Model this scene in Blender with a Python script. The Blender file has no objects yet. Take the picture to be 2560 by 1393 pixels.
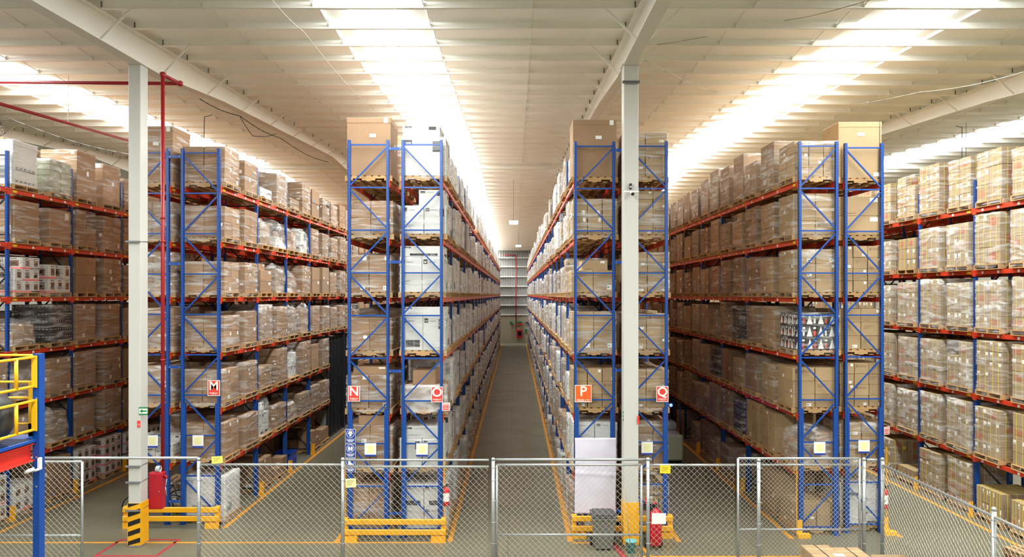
import bpy, math, random
from mathutils import Vector, Matrix, noise

# ------------------------------------------------------------------ camera, world, exposure
scn = bpy.context.scene
COL = scn.collection
F = 1709.0
CZ = 6.11
VX, VY = 1288.0, 737.0
cam = bpy.data.cameras.new('camera')
cam.sensor_width = 36.0
cam.lens = 36.0 * F / 2560.0
cam.shift_x = -(VX - 1280.0) / 2560.0
cam.shift_y = (VY - 696.5) / 2560.0
cam.clip_end = 400
camo = bpy.data.objects.new('camera', cam)
camo.location = (0, 0, CZ)
camo.rotation_euler = (math.radians(90), 0, 0)
COL.objects.link(camo)
scn.camera = camo

scn.view_settings.view_transform = 'Standard'
scn.view_settings.look = 'None'
scn.view_settings.gamma = 1.0
scn.view_settings.use_curve_mapping = False
scn.view_settings.exposure = 0.1
scn.cycles.use_denoising = True
scn.cycles.use_adaptive_sampling = True
scn.cycles.adaptive_threshold = 0.02
scn.cycles.max_bounces = 12
scn.cycles.diffuse_bounces = 8
scn.cycles.glossy_bounces = 3
scn.cycles.transparent_max_bounces = 16
scn.cycles.sample_clamp_indirect = 6.0
scn.cycles.caustics_reflective = False
scn.cycles.caustics_refractive = False

WORLD_STRENGTH = 0.09
SKY_EMIT = 36.0
world = bpy.data.worlds.new('ambient fill from the open rear side')  # even fill light added through the rear, which has no wall
scn.world = world
world.use_nodes = True
bg = world.node_tree.nodes['Background']
bg.inputs['Color'].default_value = (1.0, 0.99, 0.97, 1)
bg.inputs['Strength'].default_value = WORLD_STRENGTH


def PX(px, D): return (px - VX) * D / F
def PZ(py, D): return CZ - (py - VY) * D / F

# ------------------------------------------------------------------ materials
MATS = {}


def srgb(r, g, b):
    def f(c):
        c /= 255.0
        return c / 12.92 if c <= 0.04045 else ((c + 0.055) / 1.055) ** 2.4
    return (f(r), f(g), f(b), 1.0)


def mat(name, rgb, rough=0.6, metal=0.0, noise_amt=0.0, noise_scale=3.0, vary=0.0, spec=0.5, stretch=None):
    """Principled with a little procedural mottling and per-object value variation."""
    m = bpy.data.materials.new(name)
    m.use_nodes = True
    nt = m.node_tree
    b = nt.nodes['Principled BSDF']
    col = srgb(*rgb)
    b.inputs['Roughness'].default_value = rough
    b.inputs['Metallic'].default_value = metal
    b.inputs['Specular IOR Level'].default_value = spec
    b.inputs['Base Color'].default_value = col
    last = None
    if noise_amt > 0 or vary > 0:
        rgbn = nt.nodes.new('ShaderNodeRGB')
        rgbn.outputs[0].default_value = col
        last = rgbn.outputs[0]
        if noise_amt > 0:
            tc = nt.nodes.new('ShaderNodeTexCoord')
            src = tc.outputs['Object']
            if stretch:
                mp = nt.nodes.new('ShaderNodeMapping')
                mp.inputs['Scale'].default_value = stretch
                nt.links.new(src, mp.inputs[0])
                src = mp.outputs[0]
            n = nt.nodes.new('ShaderNodeTexNoise')
            n.inputs['Scale'].default_value = noise_scale
            n.inputs['Detail'].default_value = 4
            nt.links.new(src, n.inputs['Vector'])
            mr = nt.nodes.new('ShaderNodeMapRange')
            mr.inputs['From Min'].default_value = 0.3
            mr.inputs['From Max'].default_value = 0.7
            mr.inputs['To Min'].default_value = 1 - noise_amt
            mr.inputs['To Max'].default_value = 1 + noise_amt
            nt.links.new(n.outputs['Fac'], mr.inputs['Value'])
            mx = nt.nodes.new('ShaderNodeVectorMath')
            mx.operation = 'SCALE'
            nt.links.new(last, mx.inputs[0])
            nt.links.new(mr.outputs[0], mx.inputs['Scale'])
            last = mx.outputs[0]
        if vary > 0:
            oi = nt.nodes.new('ShaderNodeObjectInfo')
            hs = nt.nodes.new('ShaderNodeHueSaturation')
            mr2 = nt.nodes.new('ShaderNodeMapRange')
            mr2.inputs['To Min'].default_value = 1 - vary
            mr2.inputs['To Max'].default_value = 1 + vary
            nt.links.new(oi.outputs['Random'], mr2.inputs['Value'])
            nt.links.new(mr2.outputs[0], hs.inputs['Value'])
            nt.links.new(last, hs.inputs['Color'])
            last = hs.outputs['Color']
        nt.links.new(last, b.inputs['Base Color'])
    MATS[name] = m
    return m


mat('cardboard', (153, 121, 91), 0.8, noise_amt=0.07, noise_scale=2.0, vary=0.13)
mat('cardboard_tan', (166, 139, 103), 0.8, noise_amt=0.06, noise_scale=2.0, vary=0.10)
mat('cardboard_grey', (144, 118, 92), 0.8, noise_amt=0.07, noise_scale=2.0, vary=0.14)
mat('carton_white', (206, 204, 199), 0.65, noise_amt=0.03, vary=0.05)
mat('carton_dark', (58, 54, 52), 0.5, noise_amt=0.35, noise_scale=9.0, vary=0.2)
mat('tape', (196, 166, 126), 0.35)
mat('paper', (236, 234, 228), 0.7)
mat('ink', (62, 58, 56), 0.7)
mat('ink_soft', (128, 100, 76), 0.8)
mat('red_print', (166, 108, 84), 0.8, noise_amt=0.25, noise_scale=14.0)
mat('pink_sticker', (232, 108, 110), 0.6)
mat('blue_sticker', (70, 140, 190), 0.6)
mat('yellow_strap', (222, 196, 70), 0.45)
mat('yellow_sticker', (234, 208, 40), 0.6)
mat('picture_print', (120, 84, 58), 0.6, noise_amt=0.5, noise_scale=16.0)
mat('orange_print', (226, 150, 60), 0.6, noise_amt=0.2, noise_scale=12.0)
mat('pallet_wood', (182, 144, 96), 0.8, noise_amt=0.16, noise_scale=3.0, vary=0.18, stretch=(1, 8, 8))
mat('pallet_blue', (70, 124, 158), 0.7, noise_amt=0.15, vary=0.1)
mat('rack_blue', (14, 68, 146), 0.38, noise_amt=0.06, noise_scale=2.0)
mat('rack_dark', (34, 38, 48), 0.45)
mat('beam_orange', (206, 62, 34), 0.42, noise_amt=0.08, noise_scale=2.0)
mat('beam_red', (214, 48, 34), 0.45)
mat('white_paint', (232, 230, 221), 0.5, noise_amt=0.02, noise_scale=0.8)
mat('column_paint', (198, 196, 189), 0.5, noise_amt=0.02, noise_scale=0.8)
mat('cardboard_pale', (160, 138, 108), 0.8, noise_amt=0.06, noise_scale=2.0, vary=0.08)
mat('roof_white', (248, 246, 240), 0.6, noise_amt=0.02, noise_scale=0.4)
mat('guard_yellow', (244, 176, 24), 0.45, noise_amt=0.06, noise_scale=4.0)
mat('rail_yellow', (246, 186, 30), 0.4)
mat('line_orange', (214, 146, 40), 0.6, noise_amt=0.18, noise_scale=5.0)
mat('line_red', (168, 44, 52), 0.6, noise_amt=0.2, noise_scale=5.0)
mat('black_paint', (26, 25, 25), 0.5)
mat('galvanised', (176, 178, 176), 0.38, metal=0.55, noise_amt=0.08, noise_scale=10.0)
mat('wire', (188, 184, 172), 0.45, metal=0.3)
mat('pipe_red', (158, 24, 38), 0.38)
mat('cabinet_red', (182, 22, 40), 0.4)
mat('extinguisher_red', (196, 20, 36), 0.25)
mat('sign_red', (222, 62, 50), 0.5)
mat('sign_orange', (236, 96, 26), 0.5)
mat('sign_blue', (26, 60, 150), 0.5)
mat('sign_green', (24, 130, 70), 0.5)
mat('note_yellow', (238, 232, 110), 0.7)
mat('note_pale', (232, 228, 168), 0.7)
mat('cloth_white', (222, 216, 230), 0.85, noise_amt=0.02)
mat('bin_grey', (112, 110, 100), 0.5, noise_amt=0.05)
mat('bin_lid', (64, 64, 64), 0.45)
mat('teal_plastic', (96, 184, 186), 0.4)
mat('rubber', (24, 24, 24), 0.6)
mat('roll_grey', (52, 52, 50), 0.45)
mat('steel_grey', (124, 126, 126), 0.45, metal=0.3, noise_amt=0.1)
mat('cabinet_grey', (146, 148, 146), 0.5, noise_amt=0.06)
mat('cage_black', (34, 33, 32), 0.5)
mat('wood_handle', (176, 148, 110), 0.6)
mat('crate_blue', (28, 70, 170), 0.45)
mat('cable_black', (34, 32, 30), 0.6)
mat('wall_concrete', (166, 156, 134), 0.85, noise_amt=0.07, noise_scale=0.6)
mat('camera_white', (232, 230, 226), 0.4)
mat('truck_body', (168, 172, 150), 0.45)
mat('glass_dark', (20, 22, 24), 0.1)
mat('plastic_silver', (190, 192, 194), 0.4, noise_amt=0.05)
mat('pale_green', (188, 214, 194), 0.5)
mat('sage', (150, 152, 126), 0.7, noise_amt=0.25, noise_scale=9.0)


def post_material():
    """Blue upright with a column of dark punched slots (UV: u across, v in slot pitches)."""
    m = MATS['rack_blue'].copy()
    m.name = 'rack_blue_perforated'
    nt = m.node_tree
    b = nt.nodes['Principled BSDF']
    prev = b.inputs['Base Color'].links[0].from_socket
    uv = nt.nodes.new('ShaderNodeUVMap')
    sp = nt.nodes.new('ShaderNodeSeparateXYZ')
    nt.links.new(uv.outputs[0], sp.inputs[0])

    def M(op, a, bb=None):
        n = nt.nodes.new('ShaderNodeMath')
        n.operation = op
        if hasattr(a, 'links'):
            nt.links.new(a, n.inputs[0])
        else:
            n.inputs[0].default_value = a
        if bb is not None:
            if hasattr(bb, 'links'):
                nt.links.new(bb, n.inputs[1])
            else:
                n.inputs[1].default_value = bb
        return n.outputs[0]
    fv = M('ABSOLUTE', M('SUBTRACT', M('FRACT', sp.outputs['Y']), 0.5))
    fu = M('ABSOLUTE', M('SUBTRACT', sp.outputs['X'], 0.5))
    hole = M('MULTIPLY', M('LESS_THAN', fv, 0.24), M('LESS_THAN', fu, 0.26))
    mx = nt.nodes.new('ShaderNodeMix')
    mx.data_type = 'RGBA'
    nt.links.new(hole, mx.inputs['Factor'])
    nt.links.new(prev, mx.inputs['A'])
    mx.inputs['B'].default_value = (0.004, 0.006, 0.012, 1)
    nt.links.new(mx.outputs['Result'], b.inputs['Base Color'])
    MATS['rack_post'] = m


post_material()


def film_material(name, lo, hi, scale, tint=(0.80, 0.79, 0.77, 1)):
    """Stretch film: mostly clear, with milky glossy streaks where the layers overlap."""
    m = bpy.data.materials.new(name)
    m.use_nodes = True
    nt = m.node_tree
    nt.nodes.clear()
    out = nt.nodes.new('ShaderNodeOutputMaterial')
    tc = nt.nodes.new('ShaderNodeTexCoord')
    oi = nt.nodes.new('ShaderNodeObjectInfo')
    ml = nt.nodes.new('ShaderNodeVectorMath')
    ml.operation = 'SCALE'
    ml.inputs['Scale'].default_value = 37.0
    cb = nt.nodes.new('ShaderNodeCombineXYZ')
    for i in range(3):
        nt.links.new(oi.outputs['Random'], cb.inputs[i])
    nt.links.new(cb.outputs[0], ml.inputs[0])
    ad = nt.nodes.new('ShaderNodeVectorMath')
    ad.operation = 'ADD'
    nt.links.new(tc.outputs['Object'], ad.inputs[0])
    nt.links.new(ml.outputs[0], ad.inputs[1])
    mp = nt.nodes.new('ShaderNodeMapping')
    mp.inputs['Rotation'].default_value = (0.25, 0.22, 0)
    mp.inputs['Scale'].default_value = scale
    nt.links.new(ad.outputs[0], mp.inputs[0])
    n = nt.nodes.new('ShaderNodeTexNoise')
    n.inputs['Scale'].default_value = 1.0
    n.inputs['Detail'].default_value = 5
    n.inputs['Distortion'].default_value = 0.8
    nt.links.new(mp.outputs[0], n.inputs['Vector'])
    mr = nt.nodes.new('ShaderNodeMapRange')
    mr.inputs['From Min'].default_value = 0.47
    mr.inputs['From Max'].default_value = 0.76
    mr.inputs['To Min'].default_value = lo
    mr.inputs['To Max'].default_value = hi
    nt.links.new(n.outputs['Fac'], mr.inputs['Value'])
    tr = nt.nodes.new('ShaderNodeBsdfTransparent')
    pb = nt.nodes.new('ShaderNodeBsdfPrincipled')
    pb.inputs['Base Color'].default_value = tint
    pb.inputs['Roughness'].default_value = 0.2
    bp = nt.nodes.new('ShaderNodeBump')
    bp.inputs['Strength'].default_value = 0.5
    bp.inputs['Distance'].default_value = 0.03
    nt.links.new(n.outputs['Fac'], bp.inputs['Height'])
    nt.links.new(bp.outputs[0], pb.inputs['Normal'])
    mx = nt.nodes.new('ShaderNodeMixShader')
    nt.links.new(mr.outputs[0], mx.inputs[0])
    nt.links.new(tr.outputs[0], mx.inputs[1])
    nt.links.new(pb.outputs[0], mx.inputs[2])
    nt.links.new(mx.outputs[0], out.inputs['Surface'])
    MATS[name] = m


film_material('film', 0.02, 0.62, (1.3, 1.3, 9.0))
film_material('film_heavy', 0.30, 0.88, (2.0, 2.0, 6.0), (0.92, 0.91, 0.89, 1))
film_material('film_mid', 0.10, 0.80, (1.8, 1.8, 7.0), (0.84, 0.83, 0.80, 1))


def emit_mat(name, rgb, s):
    m = bpy.data.materials.new(name)
    m.use_nodes = True
    nt = m.node_tree
    nt.nodes.clear()
    o = nt.nodes.new('ShaderNodeOutputMaterial')
    e = nt.nodes.new('ShaderNodeEmission')
    e.inputs['Color'].default_value = (*rgb, 1)
    e.inputs['Strength'].default_value = s
    nt.links.new(e.outputs[0], o.inputs['Surface'])
    MATS[name] = m


emit_mat('skylight_glow', (0.955, 1.0, 0.985), SKY_EMIT)
emit_mat('lamp_glow', (1.0, 0.93, 0.80), 9.0)
emit_mat('blue_glow', (0.03, 0.06, 1.0), 14.0)


def floor_material():
    m = mat('floor_concrete', (111, 107, 89), 0.36, noise_amt=0.10, noise_scale=0.45)
    nt = m.node_tree
    b = nt.nodes['Principled BSDF']
    prev = b.inputs['Base Color'].links[0].from_socket
    tc = nt.nodes.new('ShaderNodeTexCoord')
    br = nt.nodes.new('ShaderNodeTexBrick')
    br.offset = 0.0
    br.inputs['Scale'].default_value = 1.0
    br.inputs['Brick Width'].default_value = 6.0
    br.inputs['Row Height'].default_value = 5.5
    br.inputs['Mortar Size'].default_value = 0.012
    br.inputs['Color1'].default_value = (1, 1, 1, 1)
    br.inputs['Color2'].default_value = (1, 1, 1, 1)
    br.inputs['Mortar'].default_value = (0.55, 0.55, 0.55, 1)
    mp = nt.nodes.new('ShaderNodeMapping')
    mp.inputs['Location'].default_value = (0.18, 0.5, 0)
    nt.links.new(tc.outputs['Object'], mp.inputs[0])
    nt.links.new(mp.outputs[0], br.inputs['Vector'])
    mx = nt.nodes.new('ShaderNodeMix')
    mx.data_type = 'RGBA'
    mx.blend_type = 'MULTIPLY'
    mx.inputs['Factor'].default_value = 1
    nt.links.new(prev, mx.inputs['A'])
    nt.links.new(br.outputs['Color'], mx.inputs['B'])
    nt.links.new(mx.outputs['Result'], b.inputs['Base Color'])
    n = nt.nodes.new('ShaderNodeTexNoise')
    n.inputs['Scale'].default_value = 0.8
    n.inputs['Detail'].default_value = 6
    nt.links.new(tc.outputs['Object'], n.inputs['Vector'])
    mr = nt.nodes.new('ShaderNodeMapRange')
    mr.inputs['To Min'].default_value = 0.28
    mr.inputs['To Max'].default_value = 0.55
    nt.links.new(n.outputs['Fac'], mr.inputs['Value'])
    nt.links.new(mr.outputs[0], b.inputs['Roughness'])


floor_material()

# ------------------------------------------------------------------ mesh builder


class MB:
    def __init__(self):
        self.v, self.f, self.m, self.uv, self.mats, self.smooth = [], [], [], {}, [], []

    def mi(self, name):
        if name not in self.mats:
            self.mats.append(name)
        return self.mats.index(name)

    def quad(self, a, b, c, d, m):
        i = len(self.v)
        self.v += [tuple(a), tuple(b), tuple(c), tuple(d)]
        self.f.append((i, i + 1, i + 2, i + 3))
        self.m.append(self.mi(m))

    def poly(self, pts, m):
        i = len(self.v)
        self.v += [tuple(p) for p in pts]
        self.f.append(tuple(range(i, i + len(pts))))
        self.m.append(self.mi(m))

    def box(self, x0, x1, y0, y1, z0, z1, m):
        i = len(self.v)
        self.v += [(x0, y0, z0), (x1, y0, z0), (x1, y1, z0), (x0, y1, z0), (x0, y0, z1), (x1, y0, z1), (x1, y1, z1), (x0, y1, z1)]
        k = self.mi(m)
        for q in ((0, 3, 2, 1), (4, 5, 6, 7), (0, 1, 5, 4), (1, 2, 6, 5), (2, 3, 7, 6), (3, 0, 4, 7)):
            self.f.append(tuple(i + a for a in q))
            self.m.append(k)

    def cbox(self, x0, x1, y0, y1, z0, z1, m, c=0.008):
        """box with chamfered edges"""
        c = min(c, (x1 - x0) / 3, (y1 - y0) / 3, (z1 - z0) / 3)
        i = len(self.v)
        k = self.mi(m)
        X, Y, Z = (x0, x1), (y0, y1), (z0, z1)
        S = (1, -1)
        idx = {}
        for a in (0, 1):
            for b in (0, 1):
                for d in (0, 1):
                    px, py, pz = X[a], Y[b], Z[d]
                    cx, cy, cz = S[a] * c, S[b] * c, S[d] * c
                    for ax, p in enumerate(((px, py + cy, pz + cz), (px + cx, py, pz + cz), (px + cx, py + cy, pz))):
                        idx[(a, b, d, ax)] = len(self.v)
                        self.v.append(p)

        def add(*keys):
            self.f.append(tuple(idx[q] for q in keys))
            self.m.append(k)
        for s in (0, 1):
            r = lambda *ks: ks if s else ks[::-1]
            add(*r((s, 0, 0, 0), (s, 1, 0, 0), (s, 1, 1, 0), (s, 0, 1, 0)))
            add(*r((0, s, 0, 1), (0, s, 1, 1), (1, s, 1, 1), (1, s, 0, 1)))
            add(*r((0, 0, s, 2), (1, 0, s, 2), (1, 1, s, 2), (0, 1, s, 2)))
        for a in (0, 1):
            for b in (0, 1):
                add((a, b, 0, 0), (a, b, 0, 1), (a, b, 1, 1), (a, b, 1, 0)) if a == b else add((a, b, 1, 0), (a, b, 1, 1), (a, b, 0, 1), (a, b, 0, 0))
                add((a, 0, b, 0), (a, 1, b, 0), (a, 1, b, 2), (a, 0, b, 2)) if a != b else add((a, 0, b, 2), (a, 1, b, 2), (a, 1, b, 0), (a, 0, b, 0))
                add((0, a, b, 1), (1, a, b, 1), (1, a, b, 2), (0, a, b, 2)) if a == b else add((0, a, b, 2), (1, a, b, 2), (1, a, b, 1), (0, a, b, 1))
        for a in (0, 1):
            for b in (0, 1):
                for d in (0, 1):
                    add((a, b, d, 0), (a, b, d, 1), (a, b, d, 2))

    def tube(self, p0, p1, r, m, n=8, r1=None, cap=True, sm=True):
        p0, p1 = Vector(p0), Vector(p1)
        r1 = r if r1 is None else r1
        ax = (p1 - p0).normalized()
        up = Vector((0, 0, 1)) if abs(ax.z) < 0.95 else Vector((1, 0, 0))
        u = ax.cross(up).normalized()
        w = u.cross(ax)
        i = len(self.v)
        k = self.mi(m)
        for j in range(n):
            a = 2 * math.pi * j / n
            o = u * math.cos(a) + w * math.sin(a)
            self.v.append(tuple(p0 + o * r))
            self.v.append(tuple(p1 + o * r1))
        for j in range(n):
            a, b = i + 2 * j, i + 2 * ((j + 1) % n)
            if sm:
                self.smooth.append(len(self.f))
            self.f.append((a, b, b + 1, a + 1))
            self.m.append(k)
        if cap:
            self.f.append(tuple(i + 2 * j for j in range(n))[::-1])
            self.m.append(k)
            self.f.append(tuple(i + 2 * j + 1 for j in range(n)))
            self.m.append(k)

    def path(self, pts, r, m, n=8):
        for a, b in zip(pts[:-1], pts[1:]):
            self.tube(a, b, r, m, n)

    def bar(self, p0, p1, w, h, m):
        """rectangular bar between two points; w horizontal-ish thickness, h the other"""
        p0, p1 = Vector(p0), Vector(p1)
        ax = (p1 - p0).normalized()
        up = Vector((0, 1, 0)) if abs(ax.y) < 0.9 else Vector((0, 0, 1))
        u = ax.cross(up).normalized() * (h / 2)
        w_ = up.cross(u).normalized().cross(Vector((0, 0, 0))) if False else ax.cross(u).normalized() * (w / 2)
        i = len(self.v)
        for p in (p0, p1):
            for a, b in ((-1, -1), (1, -1), (1, 1), (-1, 1)):
                self.v.append(tuple(p + u * a + w_ * b))
        k = self.mi(m)
        for q in ((0, 1, 2, 3), (7, 6, 5, 4), (0, 4, 5, 1), (1, 5, 6, 2), (2, 6, 7, 3), (3, 7, 4, 0)):
            self.f.append(tuple(i + a for a in q))
            self.m.append(k)

    def lathe(self, c, prof, m, n=20, axis='z'):
        """prof = [(radius, height)] about c"""
        i = len(self.v)
        k = self.mi(m)
        for r, h in prof:
            for j in range(n):
                a = 2 * math.pi * j / n
                x, y, z = r * math.cos(a), r * math.sin(a), h
                if axis == 'y':
                    x, y, z = x, z, y
                elif axis == 'x':
                    x, y, z = z, x, y
                self.v.append((c[0] + x, c[1] + y, c[2] + z))
        for s in range(len(prof) - 1):
            for j in range(n):
                a, b = i + s * n + j, i + s * n + (j + 1) % n
                self.smooth.append(len(self.f))
                self.f.append((a, b, b + n, a + n))
                self.m.append(k)
        self.f.append(tuple(i + j for j in range(n))[::-1])
        self.m.append(k)
        self.f.append(tuple(i + (len(prof) - 1) * n + j for j in range(n)))
        self.m.append(k)

    def torus(self, c, R, r, m, n=28, k=8, axis='y'):
        i = len(self.v)
        mm = self.mi(m)
        for j in range(n):
            a = 2 * math.pi * j / n
            for q in range(k):
                b = 2 * math.pi * q / k
                rad = R + r * math.cos(b)
                x, y, z = rad * math.cos(a), r * math.sin(b), rad * math.sin(a)
                if axis == 'x':
                    x, y, z = y, x, z
                elif axis == 'z':
                    x, y, z = x, z, y
                self.v.append((c[0] + x, c[1] + y, c[2] + z))
        for j in range(n):
            for q in range(k):
                a = i + j * k + q
                b = i + j * k + (q + 1) % k
                c2 = i + ((j + 1) % n) * k + (q + 1) % k
                d = i + ((j + 1) % n) * k + q
                self.smooth.append(len(self.f))
                self.f.append((a, b, c2, d))
                self.m.append(mm)

    def mesh(self, name):
        me = bpy.data.meshes.new(name)
        me.from_pydata(self.v, [], self.f)
        for n in self.mats:
            me.materials.append(MATS[n])
        me.polygons.foreach_set('material_index', self.m)
        if self.smooth:
            fl = [False] * len(self.f)
            for s in self.smooth:
                fl[s] = True
            me.polygons.foreach_set('use_smooth', fl)
        me.update()
        return me


def link(name, data, parent=None, loc=(0, 0, 0), rz=0.0, label=None, cat=None, group=None, kind=None):
    o = bpy.data.objects.new(name, data)
    COL.objects.link(o)
    if parent is not None:
        o.parent = parent
    o.location = loc
    if rz:
        o.rotation_euler = (0, 0, rz)
    if label:
        o['label'] = label
    if cat:
        o['category'] = cat
    if group:
        o['group'] = group
    if kind:
        o['kind'] = kind
    return o


def build(mb, name, parent=None, loc=(0, 0, 0), **kw):
    return link(name, mb.mesh(name), parent, loc, **kw)


def empty(name, label, cat, loc=(0, 0, 0), rz=0.0, group=None):
    return link(name, None, None, loc, rz, label, cat, group)


def text_mesh(txt, size, material, depth=0.004, align='CENTER', bold=0.0):
    cu = bpy.data.curves.new('lettering', 'FONT')
    cu.body = txt
    cu.size = size
    cu.extrude = depth
    cu.offset = bold
    cu.align_x = align
    cu.align_y = 'CENTER'
    o = bpy.data.objects.new('lettering_source', cu)
    COL.objects.link(o)
    bpy.context.view_layer.update()
    dg = bpy.context.evaluated_depsgraph_get()
    me = bpy.data.meshes.new_from_object(o.evaluated_get(dg))
    bpy.data.objects.remove(o)
    me.materials.clear()
    me.materials.append(MATS[material])
    me.transform(Matrix.Rotation(math.radians(90), 4, 'X'))
    return me

# ------------------------------------------------------------------ the setting: floor, roof, walls, columns
XL, XR, Y0, YF = -34.0, 40.0, -12.0, 86.0
b = MB()
b.quad((XL, Y0, 0), (XR, Y0, 0), (XR, YF, 0), (XL, YF, 0), 'floor_concrete')
build(b, 'floor', kind='structure')

YR = 38.8


def purlin_z(y):     # underside of the purlins
    return 11.58 + 0.05 * y if y <= YR else 13.52 - 0.041 * (y - YR)


PH = 0.25
SKY = [(-16.6, -14.2), (-4.4, -2.0), (8.1, 10.5), (20.1, 22.5)]     # skylight wells
ceil = MB()
skym = []
edges = [XL]
for a, c in SKY:
    edges += [a, c]
edges.append(XR)
for i in range(len(edges) - 1):
    x0, x1 = edges[i], edges[i + 1]
    well = i % 2 == 1
    for (ya, yb) in ((Y0, YR), (YR, YF)):
        za, zb = purlin_z(ya) + PH, purlin_z(yb) + PH
        dz = 0.0 if well else -0.07
        if well:
            mid = (x0 + x1) / 2
            hw = 0.62
            ceil.quad((x0, ya, za), (x0, yb, zb), (mid - hw, yb, zb), (mid - hw, ya, za), 'roof_white')
            ceil.quad((mid + hw, ya, za), (mid + hw, yb, zb), (x1, yb, zb), (x1, ya, za), 'roof_white')
            skym.append((mid - hw, mid + hw, ya, yb, za, zb))
            for xx in (x0, x1):
                ceil.quad((xx, ya, za - 0.07), (xx, yb, zb - 0.07), (xx, yb, zb), (xx, ya, za), 'roof_white')
        else:
            ceil.quad((x0, ya, za + dz), (x0, yb, zb + dz), (x1, yb, zb + dz), (x1, ya, za + dz), 'roof_white')
ceiling = build(ceil, 'ceiling', kind='structure')
for s in skym:
    # translucent panel; belly below the sheet added to light the ceiling sideways
    q = MB()
    n = 8
    xs = [s[0] + (s[1] - s[0]) * i / n for i in range(n + 1)]
    dz = [0.004 - 0.16 * math.sin(math.pi * i / n) ** 0.6 for i in range(n + 1)]
    for i in range(n):
        q.quad((xs[i], s[2], s[4] + dz[i]), (xs[i], s[3], s[5] + dz[i]), (xs[i + 1], s[3], s[5] + dz[i + 1]), (xs[i + 1], s[2], s[4] + dz[i + 1]), 'skylight_glow')
    build(q, 'skylight_panel', ceiling)

# purlins (one shared mesh), with bridging clips
pm = MB()
pm.box(XL, XR, 0, 0.006, 0, PH, 'roof_white')
pm.box(XL, XR, -0.075, 0, 0, 0.006, 'roof_white')
pm.box(XL, XR, 0.006, 0.075, PH - 0.006, PH, 'roof_white')
pm.box(XL, XR, -0.075, -0.069, 0, 0.02, 'roof_white')
BR = [-9.2 + 2.4 * n for n in range(-10, 21)]
for x in BR:
    if abs(((x + 9.2) / 12.0) - round((x + 9.2) / 12.0)) < 0.01:
        pm.box(x - 0.2, x - 0.17, -0.012, 0, 0.05, 0.2, 'steel_grey')
        pm.box(x + 0.17, x + 0.2, -0.012, 0, 0.05, 0.2, 'steel_grey')
        continue
    pm.box(x - 0.012, x + 0.012, -0.045, 0, 0.0, 0.15, 'white_paint')
    pm.tube((x, -0.02, 0.09), (x, -1.29, 0.20), 0.013, 'white_paint', 5)
purlin = pm.mesh('purlin')
k = -18
while 14.9 + 1.3 * k < YF - 0.6:
    y = 14.9 + 1.3 * k
    if y > Y0 and abs(y - YR) > 0.35:
        link('purlin', purlin, ceiling, (0, y, purlin_z(y)))
    k += 1
rs = MB()
rs.box(XL, XR, YR - 0.12, YR + 0.12, purlin_z(YR) - 0.28, purlin_z(YR) - 0.02, 'white_paint')
build(rs, 'ridge_strut', ceiling)

# tapered rafters along the aisles
RAFT = [-33.0 + 0.0, -21.15, -9.17, 2.78, 14.8, 26.8]
prof_b = [(-12, 10.45), (-4, 10.95), (4, 11.28), (12.75, 11.61), (16.2, 11.69), (17.6, 11.71), (21.2, 12.10), (33.7, 12.94), (37.5, 12.78), (40, 12.78), (44, 12.98),
          (52, 12.55), (58, 12.05), (62, 11.85), (68, 11.9), (78, 11.62), (86, 11.2)]
for rx in RAFT:
    q = MB()
    hw = 0.15
    for (ya, za), (yb, zb) in zip(prof_b[:-1], prof_b[1:]):
        seg = [ya] + ([YR] if ya < YR < yb else []) + [yb]
        for y_0, y_1 in zip(seg[:-1], seg[1:]):
            z_0 = za + (zb - za) * (y_0 - ya) / (yb - ya)
            z_1 = za + (zb - za) * (y_1 - ya) / (yb - ya)
            t0, t1 = purlin_z(y_0), purlin_z(y_1)
            for sx in (-1, 1):    # web
                q.quad((rx + sx * 0.006, y_0, z_0), (rx + sx * 0.006, y_1, z_1), (rx + sx * 0.006, y_1, t1), (rx + sx * 0.006, y_0, t0), 'white_paint')
            for zA, zB, th in ((z_0, z_1, 0.014), (t0 - 0.016, t1 - 0.016, 0.014)):
                q.quad((rx - hw, y_0, zA), (rx + hw, y_0, zA), (rx + hw, y_1, zB), (rx - hw, y_1, zB), 'white_paint')
                q.quad((rx - hw, y_0, zA + th), (rx - hw, y_1, zB + th), (rx + hw, y_1, zB + th), (rx + hw, y_0, zA + th), 'white_paint')
                for sx in (-1, 1):
                    q.quad((rx + sx * hw, y_0, zA), (rx + sx * hw, y_1, zB), (rx + sx * hw, y_1, zB + th), (rx + sx * hw, y_0, zA + th), 'white_paint')
    raf = build(q, 'rafter', ceiling)
    # flange braces up to every second purlin
    kk = -6
    while 14.9 + 1.3 * kk < 70:
        y = 14.9 + 1.3 * kk
        zb_ = None
        for (ya, za), (yb, zb) in zip(prof_b[:-1], prof_b[1:]):
            if ya <= y < yb:
                zb_ = za + (zb - za) * (y - ya) / (yb - ya)
        if zb_ is not None and kk % 2 == 0:
            fb = MB()
            for sx in (-1, 1):
                fb.bar((rx + sx * 0.13, y, zb_ + 0.03), (rx + sx * 0.85, y - 0.02, purlin_z(y) + 0.05), 0.03, 0.045, 'white_paint')
            build(fb, 'flange_brace', raf)
        kk += 1


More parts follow.
